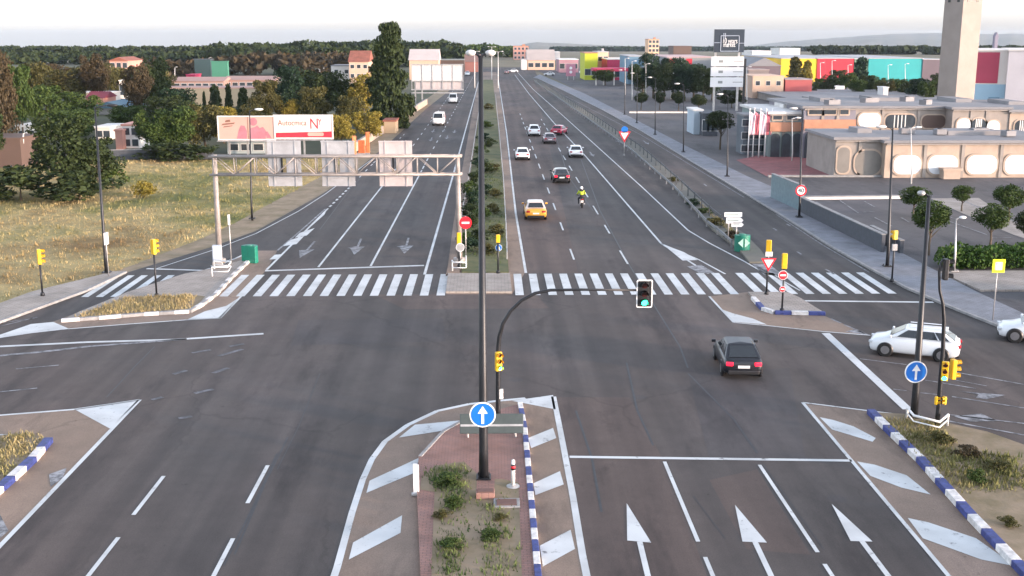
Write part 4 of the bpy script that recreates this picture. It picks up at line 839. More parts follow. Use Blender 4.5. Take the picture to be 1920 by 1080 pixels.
# yield sign
B = G(1437, 552, .13); p = V(1437, 492, B.y); t = thing('give_way_sign', 'white triangular give way sign with red edge on the slip island', 'sign', B)
z = p.z - .13; b = MB(); b.plate([(-.45, z + .28), (.45, z + .28), (0, z - .5)], -.16, -.13); b.build('rim', M_RDS, t); b = MB(); b.plate([(-.28, z + .19), (.28, z + .19), (0, z - .3)], -.17, -.15); b.build('face', M_WHITE, t)
b = MB(); b.box((0, -.15, z + .52), (.42, .03, .28)); b.build('supplementary_plate', M_OFFW, t); b = MB(); b.box((0, -.09, z + .1), (.05, .1, .5)); b.build('bracket', M_STEEL, t)
# distant yield/warning sign in separator
B = G(1170, 292, .13); t = thing('give_way_sign', 'give way sign on a short post in the separator, far end', 'sign', B); z = zt(1167, 256, B)
post(t, z + .2, .05, M_STEEL); b = MB(); b.plate([(-.75, z + .5), (.75, z + .5), (0, z - .9)], -.12, -.07); b.build('rim', M_RDS, t); b = MB(); b.plate([(-.5, z + .35), (.5, z + .35), (0, z - .55)], -.14, -.11); b.build('face', M_WHITE, t)
z2 = zt(1167, 245, B); b = MB(); b.plate(disc(.42, 16, 0, z2), -.12, -.07); b.build('arrow_disc', M_BLUE, t); post
# fluorescent sign
B = G(1871, 600, .12); t = thing('crossing_sign', 'square fluorescent yellow crossing sign at the right edge', 'sign', B); c = V(1871, 498, B.y); z = c.z - .12; x = c.x - B.x
b = MB(); b.box((x, -.1, z), (.68, .03, .72)); b.build('backing', M_FYEL, t, False, .02)
b = MB(); b.plate(rrect(x - .2, z - .22, x + .2, z + .22, .04), -.125, -.11); b.build('face', mat('sign lilac', (.42, .42, .5), .4), t)
b = MB(); b.plate([(x - .12, z - .2), (x - .04, z - .2), (x + .01, z - .05), (x + .08, z - .2), (x + .15, z - .17), (x + .05, z + .04), (x + .06, z + .1), (x - .05, z + .12), (x - .12, z + .02)], -.135, -.122); b.plate(disc(.045, 10, x, z + .16), -.135, -.122); b.build('symbol', M_WHITE, t)
b = MB(); b.tube([(x, 0, 0), (x, 0, z + .3)], .03, 8); b.box((x, -.05, z), (.3, .08, .05)); b.build('pole', M_STEEL, t, True)

# central mast-arm signal
B = G(934, 790, .13); t = thing('traffic_light', 'black curved-arm traffic light on the near island with a hanging green light', 'traffic light', B, 0)
hz = zt(1195, 545, B) - .13; hx = V(1195, 545, B.y).x - B.x
def PZ(x, y, off=0): p = V(x, y, B.y); return (p.x - B.x, off, p.z - .13)
b = MB(); b.tube([(0, 0, 0), (0, 0, .5), PZ(934, 720), PZ(934, 660), PZ(936, 632), PZ(943, 606), PZ(957, 583), PZ(978, 563), PZ(1003, 550), PZ(1032, 544), PZ(1090, 543), PZ(1195, 544)], [.11, .10, .095, .09, .085, .08, .075, .07, .065, .06, .05, .045], 10); b.build('arm_pole', M_POLE, t, True)
b = MB(); b.tube([(0, 0, 0), (0, 0, .08), (0, 0, .12)], [.24, .24, .13], 12); b.build('foot', M_POLE, t)
c = PZ(1208, 550)
b = MB(); b.plate(rrect(c[0] - .31, c[2] - .55, c[0] + .31, c[2] + .55, .07), -.08, -.05); b.build('backboard_border', M_WHITE, t)
b = MB(); b.plate(rrect(c[0] - .265, c[2] - .505, c[0] + .265, c[2] + .505, .05), -.088, -.078); b.build('backboard', M_BLACK, t)
housing(t, c[2], c[0], .02, 0, M_BLACK, 2, s=1.12, vis=M_BLACK)
c = PZ(936, 675, -.2); housing(t, c[2], .02, -.18, R(25), M_YEL, 2, s=.85)
b = MB(); b.box((.12, -.05, PZ(940, 738)[2]), (.16, .12, .4)); b.build('push_button_box', M_OFFW, t, False, .02)
# right island signal
B = G(1757, 797, .13); t = thing('traffic_light', 'tall bent black traffic light mast on the right island with yellow heads', 'traffic light', B, 0)
b = MB(); b.tube([(0, 0, 0), (0, 0, .6), PZ(1768, 655), PZ(1770, 600), PZ(1768, 570), PZ(1762, 545), PZ(1761, 510), PZ(1764, 492), PZ(1769, 486)], [.1, .095, .08, .07, .06, .055, .05, .045, .04], 10); b.build('arm_pole', M_POLE, t, True)
c = PZ(1769, 505); housing(t, c[2], c[0] + .08, .0, R(88), M_BLACK, None, s=.9, vis=M_BLACK)
c = PZ(1768, 693); housing(t, c[2], c[0], -.2, R(-20), M_YEL, 2, s=.85)
c = PZ(1786, 693); housing(t, c[2], c[0] + .05, .06, R(95), M_YEL, None, s=.88)
c = PZ(1762, 750); housing(t, c[2], c[0] - .16, -.05, R(60), M_YEL, None, n=2, s=.55); housing(t, c[2], c[0] + .16, -.05, R(-60), M_YEL, None, n=2, s=.55)
# low guard hoop barrier at right island
def hoop(label, pts, z0=.13, rad=.05, h=.45):
    P = GP(pts, z0); t = thing('barrier_rail', label, 'barrier', P[0], 0, 'low white steel guard rails'); o = P[0]
    b = MB(); q = [p - o for p in P]; b.tube([q[0], q[0] + Vector((0, 0, h))] + [p + Vector((0, 0, h)) for p in q[1:-1]] + [q[-1] + Vector((0, 0, h)), q[-1]], rad, 8); b.build('rail', M_WHITE, t, True)
    b = MB()
    for a, c in zip(q[:-1], q[1:]): b.tube([a + Vector((0, 0, h * .5)), c + Vector((0, 0, h * .5))], rad * .6, 6)
    b.build('lower_rail', M_WHITE, t, True)
hoop('low white guard rail around the right island posts', [(1700, 785), (1712, 800), (1760, 812), (1776, 798)])
hoop('low white guard rail beside the gantry left leg', [(398, 518), (428, 518), (434, 508), (402, 504)], h=.6)
hoop('low white guard rail in front of the gantry right leg', [(848, 508), (850, 512), (874, 512), (874, 500)], h=.7)
# near island furniture
B = G(962, 912, .13); t = thing('bollard', 'white bollard with a red and black band and a round base', 'bollard', B)
b = MB(); b.tube([(0, 0, .05), (0, 0, .9)], .07, 12); b.sphere((0, 0, .9), .07); b.build('post', M_OFFW, t, True)
b = MB(); b.tube([(0, 0, 0), (0, 0, .03), (0, 0, .07)], [.24, .22, .1], 16); b.build('base', M_STEEL, t, True)
b = MB(); b.tube([(0, 0, .6), (0, 0, .8)], .074, 12); b.build('band', M_BLACK, t, True); b = MB(); b.tube([(0, 0, .66), (0, 0, .74)], .078, 12); b.build('reflector', M_RDS, t, True)
B = G(779, 928, .02); t = thing('delineator_post', 'flat white marker post at the left kerb of the near island', 'post', B)
b = MB(); b.box((0, 0, .55), (.13, .05, 1.1)); b.box((.1, .03, .53), (.05, .05, 1.06)); b.build('post', M_WHITE, t, False, .01); b = MB(); b.box((.04, 0, .03), (.34, .2, .06)); b.build('foot', M_STEEL, t)
B = G(826, 834, .0); t = thing('delineator_post', 'small fallen white marker on the brown paving', 'post', B, R(52)); b = MB(); b.tube([(-.3, 0, .05), (.3, 0, .05)], .045, 8); b.build('post', M_OFFW, t, True); b = MB(); b.box((-.32, 0, .05), (.08, .14, .1)); b.build('foot', M_OFFW, t)
B = G(922, 828, .13); t = thing('road_sign_panel', 'dark green panel with a white stripe lying low behind the lamp post', 'sign', B)
b = MB(); b.box((0, .45, .55), (2.4, .06, .75), rx=R(-25)); b.build('panel', mat('dull green panel', (.05, .065, .063), .5), t, False, .02)
b = MB(); b.box((0, .40, .5), (2.35, .05, .08), rx=R(-25)); b.build('stripe', M_STEEL, t)
b = MB()
for sx in (-.9, .9): b.tube([(sx, .45, 0), (sx, .5, .5)], .04, 8)
b.build('legs', M_STEEL, t)
B = G(910, 932, .13); t = thing('utility_box', 'low reddish concrete block in front of the lamp post foot', 'box', B); b = MB(); b.box((0, 0, .11), (.62, .4, .22)); b.build('block', M_RED, t, False, .02); b = MB(); b.box((0, -.01, .235), (.5, .3, .03)); b.build('cover', mat('rust cover', (.15, .08, .065), .8), t)
B = G(950, 945, .13); t = thing('manhole', 'square dirt-coloured inspection cover beside the bollard', 'cover', B); b = MB(); b.box((0, 0, .03), (.85, .7, .06)); b.build('frame', M_KERBG, t, False, .01); b = MB(); b.box((0, 0, .066), (.65, .5, .02)); b.build('cover', mat('rust cover', (.15, .08, .065), .8), t)
# green drums
def drum(bx, by, label, face=True, s=1.0, yaw=0):
    B = G(bx, by, .02); t = thing('divergence_drum', label, 'traffic drum', B, yaw, 'green divergence drums at the gore points')
    b = MB(); n = 18; r = .55 * s; h = 1.15 * s
    pts = [(r * math.sin(R(-110 + 220 * k / n)), -r * math.cos(R(-110 + 220 * k / n))) for k in range(n + 1)]; b.prism(pts, 0, h); b.build('drum', M_HGREEN, t)
    b = MB(); b.tube([(0, -.02, h), (0, -.02, h + .05)], r * .5, 12); b.build('top_ring', M_HGREEN, t)
    if face:
        for sx, a in ((-1, R(-32)), (1, R(32))):
            b = MB(); pts = [(.06, .12), (.06, .78), (.42, .45)] if sx > 0 else [(-.06, .12), (-.06, .78), (-.42, .45)]
            P = []
            for (x, z) in pts: P.append((x * s, z * s + .2 * s))
            b.plate(P, -r - .03, -r - .005); b.build('chevron', M_PALEG, t)
    return t
drum(469, 492, 'green drum on the left beside the gantry leg, seen from behind', False, 1.0, R(160))
drum(1391, 470, 'green drum with pale chevrons beside the white direction signs', True)
B = G(434, 497, .1); t = thing('marker_post', 'thin grey marker post right of the gantry left leg', 'post', B); z = zt(433, 405, B)
b = MB(); b.tube([(0, 0, 0), (0, 0, z)], .035, 8); b.build('pole', M_STEEL, t, True); b = MB(); b.box((0, -.03, z - .35), (.16, .03, .7)); b.build('plate', M_OFFW, t)
B = G(204, 517, .1); t = thing('sign_plate_post', 'narrow grey sign seen edge-on beside the leaning lamp post', 'sign', B); z = zt(203, 440, B)
b = MB(); b.tube([(0, 0, 0), (0, 0, z)], .03, 8); b.build('pole', M_STEEL, t, True); b = MB(); b.box((.02, 0, z - .35), (.14, .5, .75)); b.build('plate', M_OFFW, t)
# white direction signs
B = G(1367, 450, .13); t = thing('direction_sign', 'two-post stack of white direction signs in the separator', 'sign', B)
x1 = V(1358, 400, B.y).x - B.x; x2 = V(1391, 400, B.y).x - B.x; zc = lambda y: zt(1370, y, B) - .13
b = MB(); b.box(((x1 + x2) / 2, -.08, zc(402)), (x2 - x1, .05, .33)); b.build('top_panel', M_WHITE, t); b = MB(); b.plate([(x1 + .15, zc(416) - .1), (x1 + .15, zc(410) + .1), (x2 - .1, zc(410) + .1), (x2 + .12, zc(413)), (x2 - .1, zc(416) - .1)], -.1, -.05); b.build('arrow_panel', M_WHITE, t)
b = MB(); b.plate([(x1 + .55, zc(425)), (x1 + .55, zc(417)), (x2, zc(417)), (x2 + .15, zc(421)), (x2, zc(425))], -.1, -.05); b.build('arrow_panel', M_WHITE, t)
b = MB(); b.box(((x1 + x2) / 2 - .1, -.11, zc(402)), (x2 - x1 - .4, .012, .06)); b.box(((x1 + x2) / 2, -.115, zc(413)), (x2 - x1 - .5, .012, .06)); b.box(((x1 + x2) / 2 + .25, -.115, zc(421)), (x2 - x1 - .9, .012, .05)); b.build('lettering', mat('sign grey ink', (.2, .28, .25), .5), t)
b = MB(); b.tube([(x1 + .35, 0, 0), (x1 + .35, 0, zc(398))], .05, 8); b.build('post', M_STEEL, t, True); b = MB(); b.tube([(x2 - .35, 0, 0), (x2 - .35, 0, zc(416))], .05, 8); b.build('post', M_STEEL, t, True)
# ------------------------------------------------------------------ guard rails
def guardrail(pts, label, z0=.13, h=.72, step=4, m=M_STEEL, two=False):
    P = GP(pts, z0); o = P[0]; t = thing('guard_rail', label, 'guard rail', o, 0, 'steel guard rails'); q = [p - o for p in P]
    b = MB()
    for a, c in zip(q[:-1], q[1:]):
        d = c - a
        for hh, w in ((h, .16), (h - .2, .14)) if two else ((h, .2),):
            b.box((a + c) / 2 + Vector((0, 0, hh - .15)), (d.length, .05, w), math.atan2(d.y, d.x))
    b.build('rail', m, t)
    proto = None
    for a, c in zip(q[:-1], q[1:]):
        L = (c - a).length; n = max(1, int(L / step))
        for i in range(n):
            p = a.lerp(c, i / n) + Vector((0, .06, 0))
            if proto is None: b = MB(); b.box((0, 0, h / 2), (.1, .1, h)); k = proto = b.build('post', m, t)
            else: k = proto.copy(); COL.objects.link(k); k.parent = t
            k.location = p
M_RAILP = mat('pale weathered rail', (.22, .23, .24), .55, .3, var=.25)
M_RAILD = mat('dark weathered rail', (.085, .09, .095), .6, .3, var=.2)
guardrail([(1372, 464), (1345, 440), (1325, 425), (1262, 356), (1185, 288), (1115, 236), (1035, 178), (1002, 154)], 'long pale guard rail on the carriageway side of the separator', h=.6, m=M_RAILP)
guardrail([(1352, 425), (1330, 406), (1268, 346), (1200, 284), (1125, 232), (1045, 178), (1006, 152)], 'long dark guard rail on the service road side of the separator', h=.95, m=M_RAILD)
guardrail([(951, 486), (949, 430), (944, 340), (936, 250), (929, 180)], 'guard rail on the right side of the planted median', h=.5)
guardrail([(862, 430), (880, 330), (892, 250), (902, 180)], 'guard rail on the left side of the planted median', h=.45)
guardrail([(2, 1), (3, 1)], 'x') if False else None
# low walls at right pavement
def wall(pts, h, m, label, th=.25, cap=None, z0=0, name='low_wall'):
    P = GP(pts, z0); o = P[0]; t = thing(name, label, 'wall', o); b = MB()
    for a, c in zip(P[:-1], P[1:]):
        d = c - a; b.box((a + c) / 2 - o + Vector((0, 0, h / 2)), (d.length, th, h), math.atan2(d.y, d.x))
    b.build('panel', m, t)
    b = MB()
    for a, c in zip(P[:-1], P[1:]):
        d = c - a; b.box((a + c) / 2 - o + Vector((0, 0, h + .03)), (d.length, th + .08, .06), math.atan2(d.y, d.x))
    b.build('coping', cap or M_KERBG, t); return t
M_DKWALL = mat('dark wall', (.055, .062, .075), .7, var=.15)
M_TEAL = mat('glazed panel fence', (.16, .23, .25), .35, var=.15)
wall([(1503, 400), (1655, 476)], 1.35, M_DKWALL, 'long dark low wall along the car park behind the right pavement')
wall([(1632, 448), (1690, 478)], 1.0, M_DKWALL, 'short dark wall section left of the signal post')
wall([(1447, 372), (1503, 398)], 2.3, M_TEAL, 'greenish translucent panel fence left of the car park')
wall([(1505, 374), (1690, 372)], .25, M_OFFW, 'long low white kerb wall at the back of the car park', .5)
wall([(1440, 332), (1680, 332)], .15, M_KERBG, 'low edge wall of the red brick plaza', .3)
wall([(1180, 212), (1330, 212)], .3, M_OFFW, 'low white rail at the back of the open car park', .2)
# grates on pavement
B = G(1650, 460, .12)
# ------------------------------------------------------------------ gantry
BL = G(412, 492, .1); BR = G(862, 488, .1); Yg = BL.y
t = thing('sign_gantry', 'pale steel truss gantry spanning the left carriageway with three sign backs', 'gantry', BL)
XR = BR.x - BL.x; zT = V(405, 293, Yg).z - .1; zB = V(405, 327, Yg).z - .1; XL = V(403, 310, Yg).x - BL.x
XR2 = V(858, 300, Yg).x - BL.x
b = MB(); b.tube([(0, 0, 0), (0, 0, .25)], .42, 12); b.tube([(0, 0, .25), (XL, 0, zT + .1)], [.2, .15], 12); b.build('left_leg', M_GSTEEL, t, True)
b = MB(); b.tube([(XR, 0, 0), (XR, 0, .25)], .42, 12); b.tube([(XR, 0, .25), (XR2, 0, zT + .1)], [.2, .15], 12); b.build('right_leg', M_GSTEEL, t, True)
b = MB()
for z in (zT, zB):
    for y in (-.35, .35): b.tube([(XL - .3, y, z), (XR2 + .3, y, z)], .075, 8)
b.build('chords', M_GSTEEL, t, True)
b = MB(); n = 12
for i in range(n + 1):
    x = XL + (XR2 - XL) * i / n
    for y in (-.35, .35):
        b.tube([(x, y, zB), (x, y, zT)], .04, 6)
        if i < n:
            xn = XL + (XR2 - XL) * (i + 1) / n
            b.tube([(x, y, zB if i % 2 else zT), (xn, y, zT if i % 2 else zB)], .032, 6)
    b.tube([(x, -.35, zT), (x, .35, zT)], .035, 6); b.tube([(x, -.35, zB), (x, .35, zB)], .035, 6)
b.build('bracing', M_GSTEEL, t, True)
M_BACK = mat('sign back aluminium', (.43, .43, .44), .5, .35, var=.12, scale=1.2)
M_BACK2 = mat('sign back pinkish', (.50, .44, .43), .5, .2, var=.1, scale=1.2)
for i, (xa, xb) in enumerate(((502, 565), (603, 665), (711, 773))):
    X0 = V(xa, 300, Yg + .8).x - BL.x; X1 = V(xb, 300, Yg + .8).x - BL.x; zz0 = V(xa, 349, Yg + .8).z - .1; zz1 = V(xa, 264, Yg + .8).z - .1
    h = zz1 - zz0; b = MB()
    xm = (X0 + X1) / 2; w_ = X1 - X0
    b.box((xm, .8, zz1 - h * .19), (w_, .06, h * .38)); b.box((xm - w_ * .30, .8, zz0 + h * .46), (w_ * .38, .05, h * .32)); b.box((xm + w_ * .27, .8, zz0 + h * .46), (w_ * .44, .05, h * .32)); b.box((xm, .8, zz0 + h * .145), (w_, .06, h * .29))
    sp = b.build('sign_panel', M_BACK2 if i == 2 else M_BACK, t)
    b = MB(); b.box((xm - w_ * .08, .76, zz0 + h * .46), (.12, .07, h * .34)); b.build('mast', M_BLACK, sp)
    b = MB()
    for f in (.18, .82): b.box((X0 + w_ * f, .745, (zz0 + zz1) / 2), (.05, .04, h + .06))
    b.box((xm, .7, zz1 - .05), (w_ + .06, .05, .06)); b.box((xm, .7, zz0 + h * .29), (w_ + .06, .05, .07)); b.build('stiffener', M_BACK2 if i == 2 else M_BACK, sp)
# pale cabinet at gantry left leg
B = G(411, 500, .12); t = thing('control_cabinet', 'pale blue-grey cabinet strapped at the gantry left leg', 'cabinet', B); b = MB(); b.box((0, -.35, .95), (.55, .35, 1.1)); b.build('body', mat('pale cabinet', (.45, .50, .56), .5), t, False, .02); b = MB(); b.box((0, -.53, .95), (.45, .02, .95)); b.build('door', mat('pale cabinet', (.45, .50, .56), .5), t)
b = MB(); b.box((0, -.35, .2), (.6, .4, .4)); b.build('plinth', M_KERBG, t)
# concertina: round pipes near (413,505)
# ------------------------------------------------------------------ billboards
def billboard(x0, x1, ytop, ybot, ybase, label, col, group=None, legs=3, tilt=0):
    B = G((x0 + x1) / 2, ybase); t = thing('billboard', label, 'billboard', B, 0, group)
    X0 = V(x0, ytop, B.y).x - B.x; X1 = V(x1, ytop, B.y).x - B.x; Z0 = V(x0, ybot, B.y).z; Z1 = V(x0, ytop, B.y).z
    b = MB(); b.box(((X0 + X1) / 2, 0, (Z0 + Z1) / 2), (X1 - X0, .12, Z1 - Z0)); b.build('panel', col, t)
    b = MB()
    for z in (Z0 - .06, Z1 + .06): b.box(((X0 + X1) / 2, -.02, z), (X1 - X0 + .3, .24, .14))
    for x in (X0 - .07, X1 + .07): b.box((x, -.02, (Z0 + Z1) / 2), (.14, .24, Z1 - Z0))
    b.build('frame', M_OFFW, t)
    for k in range(legs): b = MB(); x = X0 + (X1 - X0) * (k + .5) / legs; b.box((x, .2, (Z0 + .3) / 2 + .2), (.22, .22, Z0 + .9)); b.build('leg', M_STEEL, t)
    b = MB(); b.box(((X0 + X1) / 2, -.45, Z0 - .2), (X1 - X0 + .3, .7, .06)); b.build('walkway', M_STEEL, t)
    return t, X0, X1, Z0, Z1
M_PEACH = mat('poster peach', (.52, .33, .27), .5, var=.06, scale=.3); M_ROSE = mat('poster rose', (.42, .16, .19), .5, var=.15, scale=.8); M_TAN = mat('poster brown', (.22, .10, .07), .5)
M_PWHITE = mat('poster cream', (.80, .66, .60), .5, var=.04, scale=.3); M_PRED = mat('poster red', (.62, .03, .05), .45, var=.1)
t, X0, X1, Z0, Z1 = billboard(409, 513, 219, 261, 292, 'pink hoarding with figures and a brown logo, left of the two', M_PEACH, 'pair of roadside hoardings')
W, Hh = X1 - X0, Z1 - Z0
def U(u, v): return (X0 + W * u, Z0 + Hh * v)
b = MB(); b.plate([U(.05, .62), U(.28, .68), U(.3, .75), U(.08, .7)], -.08, -.062); b.plate([U(.08, .52), U(.24, .58), U(.26, .62), U(.1, .58)], -.08, -.062); b.plate([U(.12, .76), U(.22, .78), U(.21, .88), U(.13, .84)], -.08, -.062); b.build('logo', M_TAN, t)
b = MB(); b.plate([U(.32, .02), U(.5, .02), U(.51, .35), U(.47, .6), U(.4, .62), U(.36, .4)], -.08, -.062); b.plate([U(.55, .02), U(.84, .02), U(.86, .35), U(.8, .55), U(.74, .5), U(.7, .62), U(.66, .55), U(.58, .5)], -.08, -.062); b.plate(disc(.5, 16, *U(.63, .78)), -.08, -.062); b.plate([U(.86, .05), U(.95, .05), U(.88, .35), U(.84, .3)], -.08, -.062); b.build('figures', M_ROSE, t)
b = MB(); b.box((U(.53, .5)[0], -.075, (Z0 + Z1) / 2), (.07, .02, Hh)); b.build('joint', M_TAN, t)
t, X0, X1, Z0, Z1 = billboard(514, 622, 217, 259, 290, 'cream hoarding with red lettering and a red band, right of the two', M_PWHITE, 'pair of roadside hoardings')
W, Hh = X1 - X0, Z1 - Z0
b = MB(); b.plate([U(.01, .03), U(.99, .03), U(.99, .3), U(.01, .24)], -.08, -.062); b.build('red_band', M_PRED, t)
b = MB(); b.plate(rrect(*U(.57, .09), *U(.85, .26), .2), -.095, -.062); b.build('badge', M_PEACH, t)
text_mesh('Autocmica', 1.05, M_TAN, t, (U(.31, 0)[0], -.075, U(0, .68)[1]), 'lettering', sx=.8); text_mesh('N', 1.9, M_PRED, t, (U(.69, 0)[0], -.075, U(0, .62)[1]), 'logo', sx=.8)
text_mesh('Y', 1.2, M_PRED, t, (U(.79, 0)[0], -.075, U(0, .7)[1]), 'logo', sx=.6)
# cantilevered panel over road (back)
B = G(786, 196); t = thing('cantilever_sign', 'large pale back of a sign panel reaching over the far left carriageway', 'sign', B); Y = B.y
X0 = V(772, 140, Y).x - B.x; X1 = V(868, 140, Y).x - B.x; zf = lambda y: V(800, y, Y).z
b = MB(); b.box(((X0 + X1) / 2, 0, (zf(122) + zf(151)) / 2), (X1 - X0, .12, zf(122) - zf(151))); b.build('upper_panel', mat('pale panel back', (.56, .54, .53), .5), t)
b = MB(); b.box(((X0 + X1) / 2 + .3, .1, (zf(154) + zf(167)) / 2), (X1 - X0 - 1, .1, zf(154) - zf(167))); b.build('lower_panel', M_BACK2, t)
b = MB()
for y in (121, 152, 168, 174): b.box(((X0 + X1) / 2, -.15, zf(y)), (X1 - X0 + .3, .2, .22))
for f in (0, .2, .4, .6, .8, 1): b.box((X0 + (X1 - X0) * f, -.1, (zf(120) + zf(168)) / 2), (.13, .1, zf(120) - zf(168)))
b.build('frame', M_STEEL, t); 
for x in (X0 + .7, X0 + 2.2): b = MB(); b.box((x, .3, zf(122) / 2), (.3, .3, zf(122))); b.build('leg', M_STEEL, t)
# orange barrier panels right of billboards
B = G(672, 290); t = thing('hoarding_fence', 'orange plastic fence pieces behind the gantry', 'fence', B)
M_OR = mat('orange plastic', (.62, .17, .06), .6, var=.2)
b = MB(); b.box((-.5, 0, 1.2), (.5, .3, 2.4), R(20)); b.box((.4, .5, .9), (.9, .25, 1.8), R(-15)); b.box((1.1, 1.2, 1.4), (.5, .25, 2.8)); b.build('panel', M_OR, t, False, .05)
b = MB(); b.box((.2, .5, .08), (2.4, .5, .16)); b.build('feet', M_KERBG, t)

# ------------------------------------------------------------------ buildings
def bldg(x0, x1, yb, yt, depth, wm, rm, label, roof='flat', wins=None, group=None, name='building', cat='building', yaw=0, ridge=.35, over=.3, wy=.5, par=True, door=False):
    B = G((x0 + x1) / 2, yb); Y = B.y; t = thing(name, label, cat, B, yaw, group)
    X0 = V(x0, yb, Y).x - B.x; X1 = V(x1, yb, Y).x - B.x; H = V((x0 + x1) / 2, yt, Y).z; w = X1 - X0
    b = MB(); b.box(((X0 + X1) / 2, depth / 2, H / 2), (w, depth, H)); b.build('wall', wm, t)
    b = MB()
    if roof == 'flat':
        b.box(((X0 + X1) / 2, depth / 2, H + .12), (w + over, depth + over, .24))
        if par: b.box(((X0 + X1) / 2 + w * .2, depth * .5, H + .7), (min(3, w * .2), 2, 1.0))
    elif roof == 'gable':      # ridge along x
        rh = w * 0 + depth * ridge / 2
        b.add([(X0 - over, -over, H), (X1 + over, -over, H), (X1 + over, depth + over, H), (X0 - over, depth + over, H), (X0 - over, depth / 2, H + rh), (X1 + over, depth / 2, H + rh)], [(0, 1, 5, 4), (2, 3, 4, 5), (1, 2, 5), (3, 0, 4), (3, 2, 1, 0)])
    else:                      # gable facing us
        rh = w * ridge / 2; m = (X0 + X1) / 2
        b.add([(X0 - over, -over, H), (X1 + over, -over, H), (X1 + over, depth + over, H), (X0 - over, depth + over, H), (m, -over, H + rh), (m, depth + over, H + rh)], [(0, 1, 4), (2, 3, 5), (0, 4, 5, 3), (1, 2, 5, 4), (3, 2, 1, 0)])
    b.build('roof', rm, t)
    if wins:
        rows, cols, ww, hh = wins
        for r_ in range(rows):
            for c_ in range(cols):
                x = X0 + w * (c_ + .5) / cols; z = H * (r_ + wy) / rows
                b = MB(); b.box((x, -.01, z), (ww + .16, .06, hh + .16)); f = b.build('window', M_MULL, t); b = MB(); b.box((x, -.03, z), (ww, .05, hh)); b.build('pane', M_WGLASS, f)
    return t
C = lambda n, c, **k: mat(n, c, .75, var=.08, scale=.15, **k)
mY = C('wall yellow', (.72, .48, .03)); mR = C('wall red', (.52, .03, .05)); mT = C('wall teal', (.03, .33, .33)); mPk = C('wall pink', (.55, .27, .21)); mPe = C('wall peach', (.58, .40, .29)); mBk = C('wall brick red', (.38, .09, .09))
mPu = C('wall purple brown', (.13, .10, .115)); mBl = C('wall steel blue', (.13, .24, .33)); mLb = C('wall light blue', (.30, .45, .55)); mCr = C('wall cream', (.70, .64, .58)); mGy = C('roof light grey', (.40, .40, .41)); mCrm = C('crimson', (.45, .03, .09)); mLime = C('wall lime', (.45, .50, .03)); mWh = C('wall white', (.68, .66, .63))
mGr = C('green screen', (.05, .20, .13)); mBrn = C('wall brown', (.11, .07, .055)); mRoofBl = C('roof blue', (.07, .14, .19))
# coloured sheds
bldg(1463, 1530, 153, 110, 60, mY, mGy, 'long shed with a bright yellow front wall', group='coloured sheds on the right', par=False, name='warehouse')
bldg(1530.6, 1599, 153, 110, 60, mR, mGy, 'long shed with a bright red front wall beside the yellow one', group='coloured sheds on the right', par=False, name='warehouse')
bldg(1600, 1626, 153, 111, 58, C('wall grey green', (.16, .25, .17)), mGy, 'narrow grey-green shed front between the red and teal ones', group='coloured sheds on the right', par=False, name='warehouse')
bldg(1626.6, 1727, 153, 110, 60, mT, mGy, 'long shed with a teal front wall', group='coloured sheds on the right', par=False, name='warehouse')
bldg(1727.6, 1765, 153, 112, 56, mPu, mGy, 'dark grey shed end left of the concrete tower', group='coloured sheds on the right', par=False, name='warehouse')
bldg(1250, 1338, 160, 108, 40, C('wall grey', (.25, .26, .26)), C('pale pink roof', (.5, .35, .34)), 'grey shed with a pale pink roof behind the dark green trees', par=False, name='warehouse')
B = G(1250, 160)
for xa, xb, lb in ((1250, 1265, 'left red panel on the shed behind the trees'), (1285, 1296, 'right red panel on the shed behind the trees')):
    P = G((xa + xb) / 2, 162); t = thing('wall_panel', lb, 'wall panel', P, 0, 'red panels behind the dark green trees'); w = (xb - xa) / (F / P.y); b = MB(); z0_, z1_ = V(xa, 128, P.y).z, V(xa, 110, P.y).z; b.box((0, 0, (z0_ + z1_) / 2), (w, .3, z1_ - z0_)); b.build('panel', mR, t); b = MB(); b.box((0, .3, z1_ / 2), (.3, .3, z1_)); b.build('post', M_STEEL, t)
bldg(1300, 1335, 158, 117, 12, C('wall rust', (.26, .09, .055)), mGy, 'rust brown wall left of the tall shop totem', par=False)
bldg(1178, 1206, 158, 106, 25, mBl, mGy, 'steel blue shed right of the crimson canopy', par=False, name='warehouse', wins=(1, 2, 3, 2))
bldg(1138, 1178, 150, 112, 30, mCrm, mCr, 'crimson fronted shop with cream frame', par=False, wins=(1, 3, 2, 2), wy=.3)
bldg(1096, 1120, 150, 100, 20, mLime, M_TERRA, 'small lime yellow building', par=False, wins=(1, 2, 2, 2), wy=.3)
bldg(1120, 1140, 146, 98, 20, mPe, mGy, 'small pinkish block right of the lime yellow building', wins=(2, 2, 1.5, 1.5))
# canopy with columns
B = G(1145, 160); t = thing('canopy', 'crimson fuel station canopy on thin posts', 'canopy', B); Y = B.y; xa = V(1113, 130, Y).x - B.x; xb = V(1178, 130, Y).x - B.x; b = MB(); b.box(((xa + xb) / 2, 5, V(1145, 131, Y).z), (xb - xa, 10, .9)); b.build('roof', mCrm, t)
for x in (.08, .3, .6, .92):
    b = MB(); b.tube([(xa + (xb - xa) * x, .5, 0), (xa + (xb - xa) * x, .5, V(1145, 133, Y).z)], .2, 8); b.build('post', M_OFFW, t)
bldg(978, 988, 131, 112, 12, mWh, mGy, 'small white block at the end of the road', par=False)
bldg(989, 1040, 131, 113, 18, mPe, C('pale tile roof', (.42, .36, .33)), 'low peach house with a pale hipped roof at the end of the road', roof='gable', ridge=.5, wins=(1, 4, 2.2, 1.8), name='house', cat='house')
bldg(963, 991, 112, 87, 16, mPk, M_TERRA, 'pink brick apartment block at the end of the road', wins=(3, 4, 1.4, 1.4), name='apartment_building')
